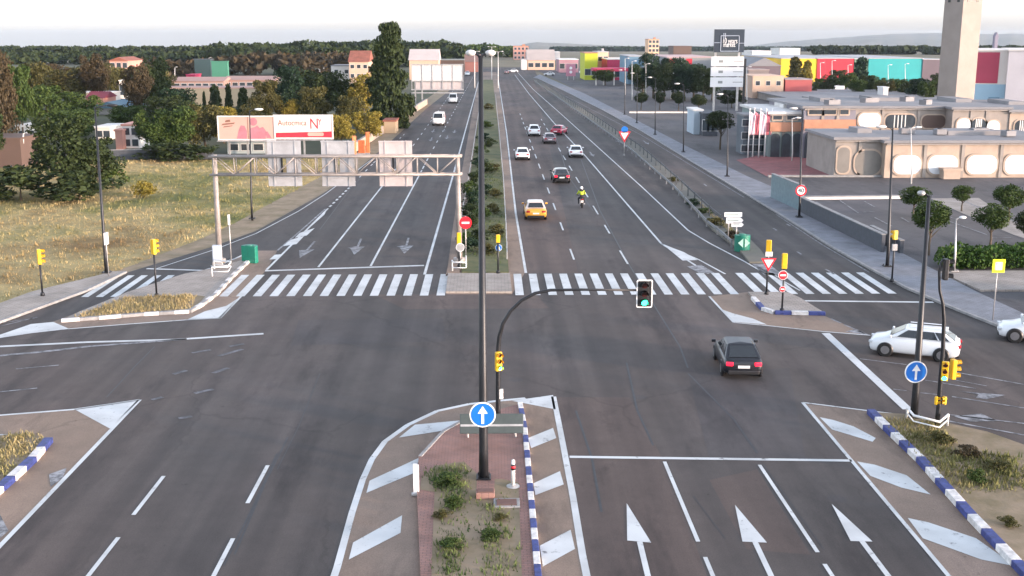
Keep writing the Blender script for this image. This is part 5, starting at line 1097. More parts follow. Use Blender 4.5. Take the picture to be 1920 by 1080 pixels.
bldg(1048, 1084, 136, 112, 20, C('mauve wall', (.36, .2, .23)), mWh, 'low mauve building with a white roof edge', par=False, wins=(1, 3, 2, 2))
bldg(997, 1050, 112, 98, 25, mGy, mWh, 'far white roofed shed behind the peach house', par=False, name='warehouse')
bldg(1215, 1235, 115, 74, 14, C('wall ochre', (.7, .45, .28)), M_TERRA, 'tall ochre apartment tower above the dark trees', wins=(5, 3, 1.5, 1.5), name='apartment_building')  # plain ochre wall colour, the same on every side
bldg(1262, 1296, 112, 87, 20, mBrn, mBrn, 'dark brown building above the pale pink roof', par=False)
bldg(1410, 1445, 112, 96, 30, mWh, mWh, 'far pale warehouse right of the totem', par=False, name='warehouse')
bldg(1462, 1500, 103, 91, 30, mWh, mWh, 'far white warehouse above the yellow shed', par=False, name='warehouse')
bldg(1555, 1568, 98, 89, 12, mWh, mWh, 'tiny white building on the plain above the red shed', par=False)
bldg(1622, 1634, 98, 91, 12, mWh, mWh, 'tiny white building on the plain above the teal shed', par=False)
bldg(1400, 1462, 168, 124, 26, mPu, C('grey pitched roof', (.2, .2, .21)), 'dark brown gabled hall right of the totem', roof='front', ridge=.5, par=False)
bldg(1402, 1440, 172, 132, 12, C('wall taupe', (.2, .17, .16)), C('taupe canopy', (.3, .24, .22)), 'low taupe hall in front of the dark gabled hall', par=False)
bldg(1410, 1468, 184, 144, 14, mPe, mPe, 'peach boxy building in front of the dark gabled hall', par=False, wins=(1, 3, 1, 1), wy=.7)
bldg(1471, 1521, 184, 150, 10, mBk, C('dull roof', (.3, .24, .24)), 'low brick red building below the yellow shed', par=False)
# mural building
t = bldg(1813, 1884, 225, 96, 30, mCr, mCr, 'tall building with a big red square above a light blue base', par=False, name='hypermarket', yaw=R(-20))
Y = t.location.y; q = lambda x, y: (V(x, y, Y).x - t.location.x, V(x, y, Y).z)
b = MB(); a0, a1 = q(1816, 156), q(1874, 98); b.box(((a0[0] + a1[0]) / 2, -.06, (a0[1] + a1[1]) / 2), (a1[0] - a0[0], .1, a1[1] - a0[1])); b.build('red_panel', C('mural red', (.40, .05, .09)), t)
b = MB(); a0, a1 = q(1813, 222), q(1883, 158); b.box(((a0[0] + a1[0]) / 2, -.05, (a0[1] + a1[1]) / 2), (a1[0] - a0[0], .08, a1[1] - a0[1])); b.build('blue_base', mLb, t)
b = MB(); a0, a1 = q(1852, 196), q(1872, 182); b.box(((a0[0] + a1[0]) / 2, -.12, (a0[1] + a1[1]) / 2), (a1[0] - a0[0], .08, a1[1] - a0[1])); b.build('vent', mBl, t)
bldg(1885, 1990, 228, 96, 34, C('pale pinkish wall', (.66, .60, .60)), mCr, 'huge pale blank wall at the right edge', par=False, name='hypermarket', yaw=R(-22))
bldg(1862, 1868, 112, 70, 3, C('spire', (.22, .2, .26)), C('spire', (.22, .2, .26)), 'small dark church spire above the red square', roof='front', ridge=3, par=False, name='church_tower', cat='tower')
# concrete tower
B = G(1786, 246); t = thing('concrete_tower', 'tall square concrete tower with one sunlit face, rising out of frame', 'tower', B, R(23)); s = 60 / (F / B.length) / 1.414; Ht = V(1786, -25, B.y).z
b = MB(); b.box((0, 0, Ht / 2), (s, s, Ht)); b.build('shaft', mat('tower concrete', (.31, .26, .225), .9, var=.08, scale=.4, detail=8), t)
b = MB(); b.box((0, 0, Ht + .2), (s + .5, s + .5, .4)); b.build('cap', M_CONC, t)
ho = V(1786, 1, B.y).z
for (dx, dy, rz) in ((0, -1, 0), (-1, 0, 90)):
    for k in (-.24, .24):
        b = MB(); c = (dx * (s / 2 + .01) + (k * s if dx == 0 else 0), dy * (s / 2 + .01) + (k * s if dy == 0 else 0), ho); b.box(c, (.5 if dx == 0 else .08, .5 if dy == 0 else .08, .55)); b.build('opening', M_BLACK, t)
# long arched building
M_BLINDC = mat('grey infill', (.20, .185, .165), .9, var=.12, scale=.6)
def arch_block(x0, x1, yb, yt, depth, label, opens, wm=M_CONC, roofz=.3, base_z=0, name='building', roof=M_ROOFG):
    B = G((x0 + x1) / 2, yb); Y = B.y; t = thing(name, label, 'building', B, 0, 'blocks of the long concrete building'); X = lambda x: V(x, yb, Y).x - B.x; Z = lambda y: V((x0 + x1) / 2, y, Y).z
    H = Z(yt); b = MB(); b.box(((X(x0) + X(x1)) / 2, depth / 2, H / 2), (X(x1) - X(x0), depth, H)); b.build('wall', wm, t)
    b = MB(); b.box(((X(x0) + X(x1)) / 2, depth / 2, H + .15), (X(x1) - X(x0) + .6, depth + .6, .3)); b.box(((X(x0) + X(x1)) / 2 + 2, depth * .6, H + .55), ((X(x1) - X(x0)) * .3, depth * .3, .5)); b.build('roof', roof, t)
    for (o1, o2) in zip(opens[:-1], opens[1:]):
        xm_ = (o1[1] + o2[0]) / 2; b = MB(); b.box((X(xm_), -.06, H / 2), (.35, .12, H - .1)); b.build('pilaster', M_CONC, t)
    b = MB(); b.box(((X(x0) + X(x1)) / 2, -.16, H - .12), (X(x1) - X(x0), .3, .14)); b.build('cornice', M_CONC, t)
    for (xa, xb, ya, yb_, kind) in opens:
        r = min(X(xb) - X(xa), Z(ya) - Z(yb_)) * (.42 if kind != 'square' else .08)
        b = MB(); b.plate(rrect(X(xa) - .18, Z(yb_) - .18, X(xb) + .18, Z(ya) + .18, r + .1, 5), -.12, .0); f = b.build('window', M_CONCW, t)
        b = MB(); b.plate(rrect(X(xa), Z(yb_), X(xb), Z(ya), r, 5), -.14, -.05); b.build('pane', {'white': M_PANW, 'dark': M_WGLASS, 'mull': M_WGLASS, 'brown': mBrn, 'blind': M_BLINDC, 'square': M_WGLASS}[kind], f)
        if kind in ('mull', 'dark'):
            b = MB()
            for k in ((.3, .42, .54, .66) if kind == 'mull' else (.5,)): b.box((X(xa) + (X(xb) - X(xa)) * k, -.16, (Z(ya) + Z(yb_)) / 2), (.14, .05, Z(ya) - Z(yb_) - .1))
            b.build('mullions', M_MULL, f)
    return t, X, Z
arch_block(1657, 2000, 333, 268, 13, 'long front wing with big white rounded openings', [(1673, 1724, 291, 326, 'white'), (1738, 1793, 291, 326, 'white'), (1810, 1866, 291, 326, 'white'), (1881, 1940, 291, 326, 'white')], M_CONCW)
t, X, Z = arch_block(1563, 1656, 331, 262, 11, 'grey end block with a blind arch left of the white openings', [(1601, 1650, 282, 328, 'blind'), (1568, 1590, 276, 324, 'blind')], M_CONC)

arch_block(1600, 1780, 275, 203, 26, 'upper storey block with rounded dark windows', [(1606, 1647, 212, 238, 'white'), (1656, 1712, 215, 240, 'mull'), (1724, 1768, 216, 240, 'brown')], M_CONC)
t, X, Z = arch_block(1781, 1887, 278, 205, 24, 'upper storey block under the tower with white-dark-white window', [(1790, 1815, 222, 258, 'white'), (1817, 1844, 222, 257, 'mull'), (1846, 1870, 226, 258, 'white')], M_CONC)
arch_block(1888, 1990, 278, 210, 24, 'upper storey block at the right edge with a dark rounded window', [(1898, 1930, 225, 250, 'mull')], M_CONCW)
t, X, Z = arch_block(1503, 1599, 296, 203, 18, 'entrance wing with purple band windows and an arcade', [(1512, 1536, 205, 214, 'square'), (1540, 1562, 205, 214, 'square'), (1570, 1585, 205, 214, 'square')], C('mauve grey wall', (.2, .19, .22)))
b = MB(); b.box(((X(1503) + X(1599)) / 2, -.2, (Z(224) + Z(243)) / 2), (X(1599) - X(1503), .4, Z(224) - Z(243))); b.build('terracotta_band', M_TERRA, t)
def arcade(t, X, Z, xs):
    for (a, c) in xs:
        b = MB(); b.plate([(X(a), .0), (X(c), .0)] + [((X(a) + X(c)) / 2 + (X(c) - X(a)) / 2 * math.cos(R(k * 18)), Z(258) + min(1.5, (X(c) - X(a)) / 2) * math.sin(R(k * 18))) for k in range(11)], -.24, -.02); b.build('arch_opening', M_WGLASS, t)
arcade(t, X, Z, [(1507, 1530), (1534, 1555), (1560, 1583)])
t, X, Z = arch_block(1440, 1502, 294, 214, 16, 'left entrance wing with a grey-green top and arches', [(1446, 1462, 216, 224, 'square'), (1472, 1490, 216, 224, 'square')], C('greenish grey wall', (.22, .27, .26)), roof=M_OFFW)
b = MB(); b.box(((X(1440) + X(1502)) / 2, -.2, (Z(229) + Z(246)) / 2), (X(1502) - X(1440), .4, Z(229) - Z(246))); b.build('terracotta_band', M_TERRA, t)
arcade(t, X, Z, [(1444, 1460), (1464, 1480), (1484, 1500)])
for x, l in ((1474, 'left'), (1497, 'second'), (1553, 'third')):
    pass
bldg(1300, 1316, 252, 208, 6, C('pale blue kiosk', (.42, .50, .56)), mWh, 'pale blue kiosk left of the square-topped tree', name='kiosk', cat='kiosk', par=False)
bldg(1318, 1345, 255, 215, 8, M_DKWALL, M_DKWALL, 'dark glazed shelter behind the square-topped tree', name='shelter', cat='shelter', par=False, wins=(1, 3, 1, 1.6))
bldg(1392, 1440, 290, 218, 4, C('bluish grey wall', (.12, .14, .16)), M_ROOFG, 'blue-grey stepped building behind the flags', par=False, wins=(3, 5, 1, .8))
bldg(1480, 1920, 198, 186, 40, M_CONC, M_ROOFG, 'long flat grey roofed hall behind the upper storey', par=False)
bldg(1655, 1664, 192, 165, 4, mWh, mWh, 'small white plant box on the roofs', name='plant_room', par=False)
bldg(1769, 1800, 336, 320, 2.2, M_CONCW, M_CONCW, 'low beige block in front of the second white opening', name='kiosk', cat='kiosk', par=False)
# totem
B = G(1364, 208); t = thing('shop_totem', 'tall shopping totem: black square sign over three white panels', 'sign', B); Y = B.y; X = lambda x: V(x, 100, Y).x - B.x; Z = lambda y: V(1364, y, Y).z
b = MB(); b.box(((X(1338) + X(1394)) / 2, 0, (Z(55) + Z(98)) / 2), (X(1394) - X(1338), .6, Z(55) - Z(98))); b.build('top_sign', mat('totem black', (.02, .03, .045), .4), t)
b = MB(); x0_, x1_, z0_, z1_ = X(1350), X(1384), Z(96), Z(67)
for c, d in (((x0_, z1_), (x1_, z1_)), ((x1_, z1_), (x1_, z0_)), ((x1_, z0_), (x0_, z0_)), ((x0_, z0_), (x0_, z1_))): b.tube([(c[0], -.35, c[1]), (d[0], -.35, d[1])], .09, 6)
b.tube([(X(1338), -.35, Z(80)), (X(1350), -.35, Z(80))], .07, 6); b.tube([(X(1384), -.35, Z(81)), (X(1394), -.35, Z(81))], .07, 6); b.tube([(X(1355), -.35, Z(74)), (X(1355), -.35, Z(62))], .08, 6); b.tube([(X(1358), -.35, Z(74)), (X(1358), -.35, Z(62))], .08, 6); b.build('outline', mat('totem grey', (.3, .34, .4), .4), t)
text_mesh('10 years', 1.45, M_WHITE, t, ((x0_ + x1_) / 2, -.36, Z(77)), 'lettering', sx=.62, extrude=.03); text_mesh('market', 1.35, M_WHITE, t, ((x0_ + x1_) / 2 - .1, -.36, Z(84)), 'lettering', sx=.62, extrude=.03)
for i, (ya, yb_) in enumerate(((106, 124), (126, 143), (145, 163))):
    b = MB(); b.box(((X(1334) + X(1395)) / 2, 0, (Z(ya) + Z(yb_)) / 2), (X(1395) - X(1334), .55, Z(ya) - Z(yb_))); pn = b.build('shop_panel', mat('totem white', (.62, .63, .64), .5, var=.05, scale=.3), t)
    b = MB(); b.box((X(1376) + .9, -.29, (Z(ya) + Z(yb_)) / 2), (X(1394) - X(1376), .04, .12)); b.box(((X(1352)), -.3, (Z(ya) + Z(yb_)) / 2), (.9, .04, .5)); b.build('logo', mat('totem mark', (.2, .22, .22), .5), pn)
for x in (1342, 1386): b = MB(); b.box((X(x), .3, Z(60) / 2), (.4, .4, Z(60))); b.build('post', M_STEEL, t)
b = MB(); b.box((X(1398), .2, Z(110) / 2), (.45, .4, Z(110))); b.build('side_mast', M_BLACK, t)
# flags
M_FLAG = mat('flag pink', (.62, .17, .22), .7, var=.35, scale=.9); M_FLAGW = mat('flag pale', (.68, .5, .55), .7, var=.25, scale=.9)
for i, (x, yb_, yt_) in enumerate(((1402, 296, 205), (1411, 294, 203), (1422, 295, 205), (1433, 294, 205), (1444, 292, 204))):
    B = G(x, yb_); t = thing('flagpole', ['first flagpole from the left with a pale drooping flag', 'second flagpole from the left with a pink flag', 'middle flagpole with a white and pink flag', 'fourth flagpole with a red-pink flag', 'rightmost flagpole with a pale lilac flag'][i], 'flagpole', B, 0, 'white flagpoles before the entrance wing'); H = V(x, yt_, B.y).z
    b = MB(); b.tube([(0, 0, 0), (0, 0, H)], [.09, .05], 8); b.sphere((0, 0, H), .1); b.build('pole', M_WHITE, t, True)
    b = MB(); vs = []; fs = []; nx, nz = 7, 12; fh = V(x, 210, B.y).z - V(x, 254, B.y).z; fz = V(x, 209, B.y).z
    for a in range(nx + 1):
        for c in range(nz + 1): vs.append((.07 + a / nx * .68, .14 * math.sin(a * 1.7 + c * .35 + i) * (a / nx), fz - fh * c / nz - .5 * (a / nx) * (1 - c / nz)))
    for a in range(nx):
        for c in range(nz): o = a * (nz + 1) + c; fs.append((o, o + 1, o + nz + 2, o + nz + 1))
    b.add(vs, fs); f = b.build('flag', M_FLAGW if i in (0, 2, 4) else M_FLAG, t, True); sm = f.modifiers.new('thick', 'SOLIDIFY'); sm.thickness = .01
# left side houses
bldg(32, 88, 262, 238, 6, mWh, mWh, 'low white flat-roofed house among the left trees', par=False, wins=(1, 3, .8, .8), name='house', cat='house')
bldg(60, 75, 240, 228, 3, mWh, mWh, 'white stair tower above the flat-roofed house', par=False, name='house', cat='house')
bldg(180, 208, 262, 240, 6, mCr, mWh, 'cream flat house behind the field trees', par=False, wins=(1, 2, .9, .9), name='house', cat='house')
bldg(232, 262, 278, 236, 5, mWh, mPk, 'white two-storey house facing the field', par=False, wins=(2, 2, .8, .9), name='house', cat='house')
bldg(218, 231, 280, 246, 4, mPk, mPk, 'pink side wing of the white house by the field', par=False, name='house', cat='house')
bldg(-60, 42, 314, 262, 6, mBrn, mBrn, 'dark brown wall building at the left edge', par=False, name='shed', cat='shed')
bldg(209, 243, 165, 114, 14, mPk, M_ROOFT, 'tall pink house with a red tiled roof in the left woods', roof='front', ridge=.4, wins=(3, 3, 1.2, 1.4), name='house', cat='house')
bldg(226, 262, 185, 152, 10, mCr, mCr, 'cream arched annex below the tall pink house', par=False, wins=(1, 3, 1.6, 2.4), name='house', cat='house')
bldg(76, 93, 180, 145, 8, mPk, mWh, 'narrow pink house between the left trees', par=False, wins=(2, 1, 1, 1), name='house', cat='house')
bldg(130, 205, 198, 176, 8, mCr, mCr, 'long low cream wall behind the left trees', par=False)
bldg(163, 195, 206, 184, 8, mPk, C('crimson roof', (.20, .03, .05)), 'low house with a crimson roof left of the blue roof', roof='gable', ridge=.3, name='house', cat='house')
bldg(160, 245, 215, 203, 22, C('dull wall', (.2, .2, .19)), mRoofBl, 'wide shed with a blue pitched roof', roof='front', ridge=.28, name='shed', cat='shed')
bldg(305, 520, 200, 166, 8, C('pale long wall', (.25, .225, .165)), C('pink coping', (.34, .22, .19)), 'long pale factory wall with a pink top edge', par=False, name='factory')
bldg(312, 420, 168, 152, 10, C('pink sheds', (.34, .22, .19)), C('pink roof', (.36, .23, .2)), 'long low pink roofed shed above the pale wall', roof='gable', ridge=.2, name='shed', cat='shed', wins=(1, 8, 1.5, 1))
bldg(421, 516, 166, 150, 10, C('pink sheds', (.34, .22, .19)), C('pink roof', (.36, .23, .2)), 'long low pink roofed shed left of the dark tree', roof='gable', ridge=.2, name='shed', cat='shed', wins=(1, 7, 1.5, 1))
bldg(350, 366, 158, 141, 8, mCrm, mCrm, 'small crimson kiosk on the sports ground', name='kiosk', cat='kiosk', par=False)
bldg(398, 428, 150, 116, 2, mGr, mGr, 'green mesh screen above the pink sheds', name='screen', cat='screen', par=False)
bldg(366, 396, 148, 112, 5, C('dark teal wall', (.03, .06, .065)), M_DKWALL, 'dark teal block left of the green screen', par=False)
bldg(598, 610, 135, 114, 6, mWh, mWh, 'small white chimney block left of the gabled house', par=False, name='chimney', cat='chimney')
bldg(622, 660, 165, 124, 12, mWh, M_ROOFG, 'white lower wing of the gabled house', par=False, wins=(2, 2, 1, 1), name='house', cat='house')
bldg(656, 692, 168, 116, 12, mPe, M_ROOFT, 'sunlit peach gabled house left of the tall conifer', roof='gable', ridge=.5, wins=(3, 3, 1, 1), name='house', cat='house')
bldg(768, 822, 150, 113, 16, mPe, C('pale hip roof', (.52, .45, .42)), 'pale hip roofed building behind the cantilever sign', roof='gable', ridge=.45)
bldg(818, 870, 140, 113, 16, mBrn, C('grey green roof', (.2, .21, .19)), 'dark low shed behind the right end of the cantilever sign', par=False, name='shed', cat='shed')
bldg(838, 858, 118, 104, 16, mWh, mCr, 'small white roofed shed above the dark shed', roof='gable', ridge=.4, name='shed', cat='shed')
bldg(872, 900, 135, 116, 12, C('reddish wall', (.28, .12, .10)), C('brown roof', (.2, .12, .1)), 'reddish house left of the median at the end of the road', roof='gable', ridge=.5, name='house', cat='house')
bldg(720, 742, 250, 228, 5, C('tan wall', (.45, .32, .2)), M_ROOFT, 'small tan hut at the foot of the conifer', name='hut', cat='hut', par=False)
wall([(655, 292), (700, 262), (760, 222), (800, 196)], 1.2, M_CONCW, 'low tan roadside wall left of the carriageway', .3)
wall([(-100, 296), (200, 300), (400, 297)], 1.2, M_DKWALL, 'long dark wall at the back of the dry field', .3)
bldg(427, 497, 288, 264, 4, C('pale blue shed', (.36, .42, .43)), mWh, 'pale blue shed below the pink hoarding', name='shed', cat='shed', par=False, wins=(1, 3, 1.2, .8))
B = G(1070, 150); t = thing('shop_sign', 'pink totem sign beside the mauve building', 'sign', B); b = MB(); zt_ = V(1070, 120, B.y).z; b.box((0, 0, zt_ * .62), (3.2, .6, zt_ * .76)); b.build('panel', C('sign pink', (.5, .22, .28)), t); b = MB(); b.box((-1, 0, zt_ * .15), (.3, .3, zt_ * .3)); b.build('post', M_STEEL, t); b = MB(); b.box((1, 0, zt_ * .15), (.3, .3, zt_ * .3)); b.build('post', M_STEEL, t); b = MB(); b.plate(disc(.5, 12, 0, zt_ * .75), -.36, -.3); b.plate(disc(.5, 12, 0, zt_ * .5), -.36, -.3); b.build('logo', M_WHITE, t)
# ------------------------------------------------------------------ hills
def ridge(name, Y, T, m, dep=1500):
    b = MB(); g = random.Random(3); px = T[0][0]; cr = []; n_ = 0
    while px <= T[-1][0]:
        y = interp(px, T) + g.uniform(-.5, .5); p = V(px, y, Y); fz = terr(Y - dep) - 2; f = V(px, 90, Y - dep); bk = V(px, 90, Y + dep)
        mm = V(px, y, Y - dep * .45)
        cr.append([(f.x, Y - dep, fz), (mm.x, Y - dep * .45, fz + (p.z - fz) * g.uniform(.45, .6)), (p.x, Y, p.z), (bk.x, Y + dep, terr(Y) - 20)]); px += 12; n_ += 1
    vs = [v for r_ in cr for v in r_]; b.add(vs, [(i * 4 + k, (i + 1) * 4 + k, (i + 1) * 4 + k + 1, i * 4 + k + 1) for i in range(n_ - 1) for k in range(3)])
    return struct(b.build(name, m, None, True))
M_HILL = mat('hill scrub', (.10, .10, .07), .95, col2=(.17, .155, .12), scale=.003, detail=10)
ridge('hills', 7200, [(1340, 92), (1400, 87), (1470, 78), (1550, 72), (1620, 67), (1680, 63), (1760, 62), (1850, 64), (1920, 63), (2050, 66)], M_HILL)
ridge('hills_middle', 5200, [(960, 90), (985, 82), (1010, 79), (1060, 81), (1110, 84), (1180, 86), (1300, 88), (1400, 90)], M_HILL)
ridge('hills_left', 6500, [(-120, 94), (100, 93), (300, 94), (500, 91), (800, 90), (960, 90)], M_HILL)

# ------------------------------------------------------------------ vehicles
def carpaint(name, c): return mat(name, c, .28, .0, var=.03, scale=1, coat=.6)
PW = carpaint('paint white', (.74, .76, .77)); PD = mat('paint dark', (.010, .012, .017), .4, var=.1, scale=2, coat=.2); PO = carpaint('paint orange', (.70, .33, .035)); PRd = carpaint('paint red', (.38, .02, .06)); PM = carpaint('paint mauve grey', (.22, .16, .18)); PB = carpaint('paint blue', (.03, .17, .33)); PBk = carpaint('paint black', (.012, .012, .014))
SPEC = {  # L, W, H, ground clearance, hood z, belt z, [windscreen base, roof front, roof rear, rear base] from front (x), tail z
 'suv': dict(L=4.6, W=1.86, H=1.64, hood=1.0, belt=1.10, g=(1.35, .42, -1.38, -2.14), tail=1.1, deck=1.08),
 'hatch': dict(L=4.15, W=1.78, H=1.43, hood=.84, belt=.93, g=(1.1, .25, -.95, -1.9), tail=.93, deck=.93),
 'sedan': dict(L=4.6, W=1.82, H=1.44, hood=.84, belt=.92, g=(1.15, .38, -1.05, -1.72), tail=.95, deck=.97),
 'van': dict(L=5.2, W=1.95, H=2.1, hood=1.15, belt=1.2, g=(2.1, 1.25, -2.45, -2.58), tail=1.2, deck=1.2)}
def make_car(kind, paint, label, loc, rz, lit=False, group=None, name='car', cat='car', roofm=None):
    s = SPEC[kind]; L, W, H = s['L'], s['W'], s['H']; hl = L / 2; hw = W / 2
    t = thing(name, label, cat, loc, rz, group)
    ws, rf, rr, rb = s['g']; z0 = .22
    st = [(hl, .42, .60 * s['hood'] + .08, .62), (hl - .06, .28, .80 * s['hood'], .82), (hl - .25, z0, .93 * s['hood'], .94), (hl - .7, z0, s['hood'], .985), (ws, z0, s['belt'], 1.0), (0, z0 - .02, s['belt'] + .01, 1.0), (-.8 * hl, z0, s['deck'], .99), (-hl + .22, .26, s['deck'] * .99, .96), (-hl + .05, .34, s['deck'] * .94, .88), (-hl, .42, s['deck'] * .78, .74)]
    b = MB(); vs = []; npt = 14
    for (x, zb, zt_, f) in st:
        w = hw * f; h = zt_ - zb
        half = [(0, zb), (w * .8, zb), (w * .97, zb + .12 * h), (w, zb + .4 * h), (w * .985, zb + .75 * h), (w * .9, zt_ - .03), (w * .6, zt_ + .01), (0, zt_ + .025)]
        ring = half + [(-y, z) for (y, z) in reversed(half[1:-1])]
        vs += [(x, y, z) for (y, z) in ring]
    n = len(ring); fs = []
    for i in range(len(st) - 1):
        for k in range(n): fs.append((i * n + k, i * n + (k + 1) % n, (i + 1) * n + (k + 1) % n, (i + 1) * n + k))
    fs.append(tuple(reversed(range(n)))); fs.append(tuple((len(st) - 1) * n + k for k in range(n)))
    b.add(vs, fs); body = b.build('body', paint, t, True)
    # greenhouse
    wb, wr = hw * .93, hw * (.68 if kind != 'van' else .82); zb = s['belt'] - .03; zr = H - .04
    b = MB(); P = [(ws, wb, zb), (rf, wr, zr), (rr, wr, zr), (rb, wb, s['deck'] - .02)]
    vs = [(x, y, z) for (x, y, z) in P] + [(x, -y, z) for (x, y, z) in P] + [(rf - .2, 0, H), (rr + .2, 0, H)]
    b.add(vs, [(3, 2, 1, 0), (4, 5, 6, 7), (0, 1, 5, 4), (2, 3, 7, 6), (1, 2, 9, 8), (6, 5, 8, 9), (5, 1, 8), (2, 6, 9), (0, 4, 7, 3)]); b.build('cabin', roofm or paint, t, False, .09)
    def quad(name, A, Bq, Cq, D, out, m=M_GLASS, par=t):
        o = Vector(out).normalized() * .022; b = MB(); q = [Vector(p) + o for p in (A, Bq, Cq, D)]; q2 = [p - o * 1.4 for p in q]
        b.add(q + q2, [(0, 1, 2, 3), (7, 6, 5, 4), (0, 4, 5, 1), (1, 5, 6, 2), (2, 6, 7, 3), (3, 7, 4, 0)]); return b.build(name, m, par)
    lp = lambda a, c, u: Vector(a).lerp(Vector(c), u)
    def pane(name, a, b_, c, d, iu, iv, out):      # a-b bottom, d-c top
        f = lambda u, v: lp(lp(a, b_, u), lp(d, c, u), v)
        return quad(name, f(iu, iv), f(1 - iu, iv), f(1 - iu, 1 - iv), f(iu, 1 - iv), out)
    pane('windscreen', P[0], (P[0][0], -wb, zb), (P[1][0], -wr, zr), P[1], .07, .1, (1, 0, .9))
    pane('rear_window', (P[3][0], -wb, P[3][2]), P[3], P[2], (P[2][0], -wr, zr), .1, .14, (-1, 0, .8))
    for sy in (1, -1):
        A = [(p[0], p[1] * sy, p[2]) for p in P]
        f = lambda u, v: lp(lp(A[0], A[3], u), lp(A[1], A[2], u), v)
        cuts = [(.1, .43), (.455, .74), (.765, .92)] if kind in ('suv', 'van') else [(.12, .5), (.53, .86)]
        for (u0, u1) in cuts:
            if kind == 'van' and u0 > .3: continue
            q = [f(u0, .14), f(u1, .14), f(u1, .86), f(u0, .86)]
            if sy > 0: q = q[::-1]
            quad('side_window', *q, (0, sy, .35))
    # wheels
    wx = (hl * .63, -hl * .61); wr_ = .34 if kind != 'suv' else .37
    for x in wx:
        for sy in (1, -1):
            y = sy * (hw - .1)
            b = MB(); b.tube([(x, y - sy * .02, wr_), (x, sy * (hw + .004), wr_)], wr_ + .055, 20); b.build('wheel_arch', M_BLACK, t, True)
            b = MB(); b.tube([(x, y - .11 * sy, wr_), (x, y + .11 * sy + .012 * sy, wr_)], wr_, 20); wo = b.build('wheel', M_RUBBER, t, False, .02)
            b = MB(); b.tube([(x, y + .11 * sy, wr_), (x, y + .13 * sy, wr_)], wr_ * .62, 14); b.build('rim', M_RIM, wo)
    # lights, plate, mirrors, bumper
    zl = s['deck'] * .80
    for sy in (1, -1):
        if kind == 'van': b = MB(); b.box((-hl - .005, sy * hw * .86, 1.15), (.08, .16, .5))
        else: b = MB(); b.box((-hl + .03, sy * hw * .70, zl), (.16, hw * .34, .16), rz=-sy * .22)
        b.build('tail_light', M_TAILON if lit else M_TAIL, t, False, .03)
        b = MB(); b.box((hl - .10, sy * hw * .68, s['hood'] * .74), (.2, hw * .36, .14), rz=-sy * .3); b.build('headlight', M_HEAD, t, False, .03)
        b = MB(); b.box((ws - .15, sy * (hw + .09), s['belt'] + .08), (.12, .2, .14)); b.build('mirror', paint, t, False, .03)
    b = MB(); b.box((-hl - .01, 0, .62 if kind != 'van' else .7), (.03, .52, .12)); b.build('licence_plate', M_PLATE, t)
    b = MB(); b.box((hl + .005, 0, .46), (.03, .5, .11)); b.build('licence_plate', M_PLATE, t)
    b = MB(); b.box((-hl + .04, 0, .36), (.16, W * .78, .2)); b.build('rear_bumper', M_BLACK, t, False, .04); b = MB(); b.box((hl - .06, 0, .36), (.16, W * .72, .16)); b.build('front_bumper', M_BLACK, t, False, .04)
    if kind == 'suv':
        for sy in (1, -1): b = MB(); b.tube([(rf - .1, sy * wr * .92, H + .05), (rr + .1, sy * wr * .92, H + .05)], .025, 6); b.build('roof_rail', paint, t)
        b = MB(); b.box((rr - .12, 0, H - .03), (.30, wr * 1.5, .04)); b.build('spoiler', paint, t, False, .02)
    return t
def away(kind, px, py, **k):     # py = row of rear contact
    L = SPEC[kind]['L']; g_ = G(px, py); return Vector((g_.x, g_.y + L / 2 - .1, 0))
GC = 'cars driving away up the right carriageway'
make_car('hatch', PD, 'dark blue-black hatchback with lit tail lights inside the junction', away('hatch', 1399, 712), R(86), True)
c = G(1722, 672); make_car('suv', PW, 'white off-road car crossing in side view behind the dark posts', Vector((c.x, c.y + .6, 0)), R(180 - 24)).scale = (.88, .88, .88)
c = G(1962, 644); make_car('hatch', PW, 'white car cut by the right edge, only its front showing', Vector((c.x, c.y + .5, 0)), R(180 - 22))
make_car('sedan', PO, 'orange-yellow saloon car with a pale roof', away('sedan', 1005, 414), R(90), False, GC, roofm=carpaint('paint pale', (.6, .5, .44)))
make_car('hatch', PBk, 'black car with glowing red tail lights', away('hatch', 1053, 344), R(91), True, GC, roofm=carpaint('paint grey roof', (.12, .12, .125)))
make_car('hatch', PW, 'white car straddling the outer edge line', away('hatch', 1081, 296), R(88), False, GC)
make_car('hatch', PW, 'white car in the left lane ahead of the orange car', away('hatch', 980, 301), R(90), False, GC)
make_car('hatch', PM, 'dark mauve car in the middle lane between the white and the red one', away('hatch', 1031, 270), R(91), False, GC)
make_car('sedan', PRd, 'red car turned slightly towards the outer lane', away('sedan', 1050, 254), R(72), False, GC)
make_car('suv', PW, 'white car farthest up the left lane', away('suv', 1002, 256), R(90), False, GC)
c = G(822, 236); make_car('van', PW, 'white delivery van coming towards the junction', Vector((c.x, c.y + 2.6, 0)), R(-92), False, None, 'van', 'van')
c = G(849, 194); make_car('van', PW, 'second white van farther up the left carriageway', Vector((c.x, c.y + 2.6, 0)), R(-90), False, None, 'van', 'van')
c = G(876, 142); make_car('suv', PW, 'distant white car at the end of the cantilever sign', Vector((c.x, c.y + 2.6, 0)), R(-90))
c = G(2022, 566); make_car('suv', carpaint('paint blue pale', (.04, .18, .30)), 'blue vehicle cut by the right edge behind the pavement', Vector((c.x, c.y + 1, 0)), R(180))
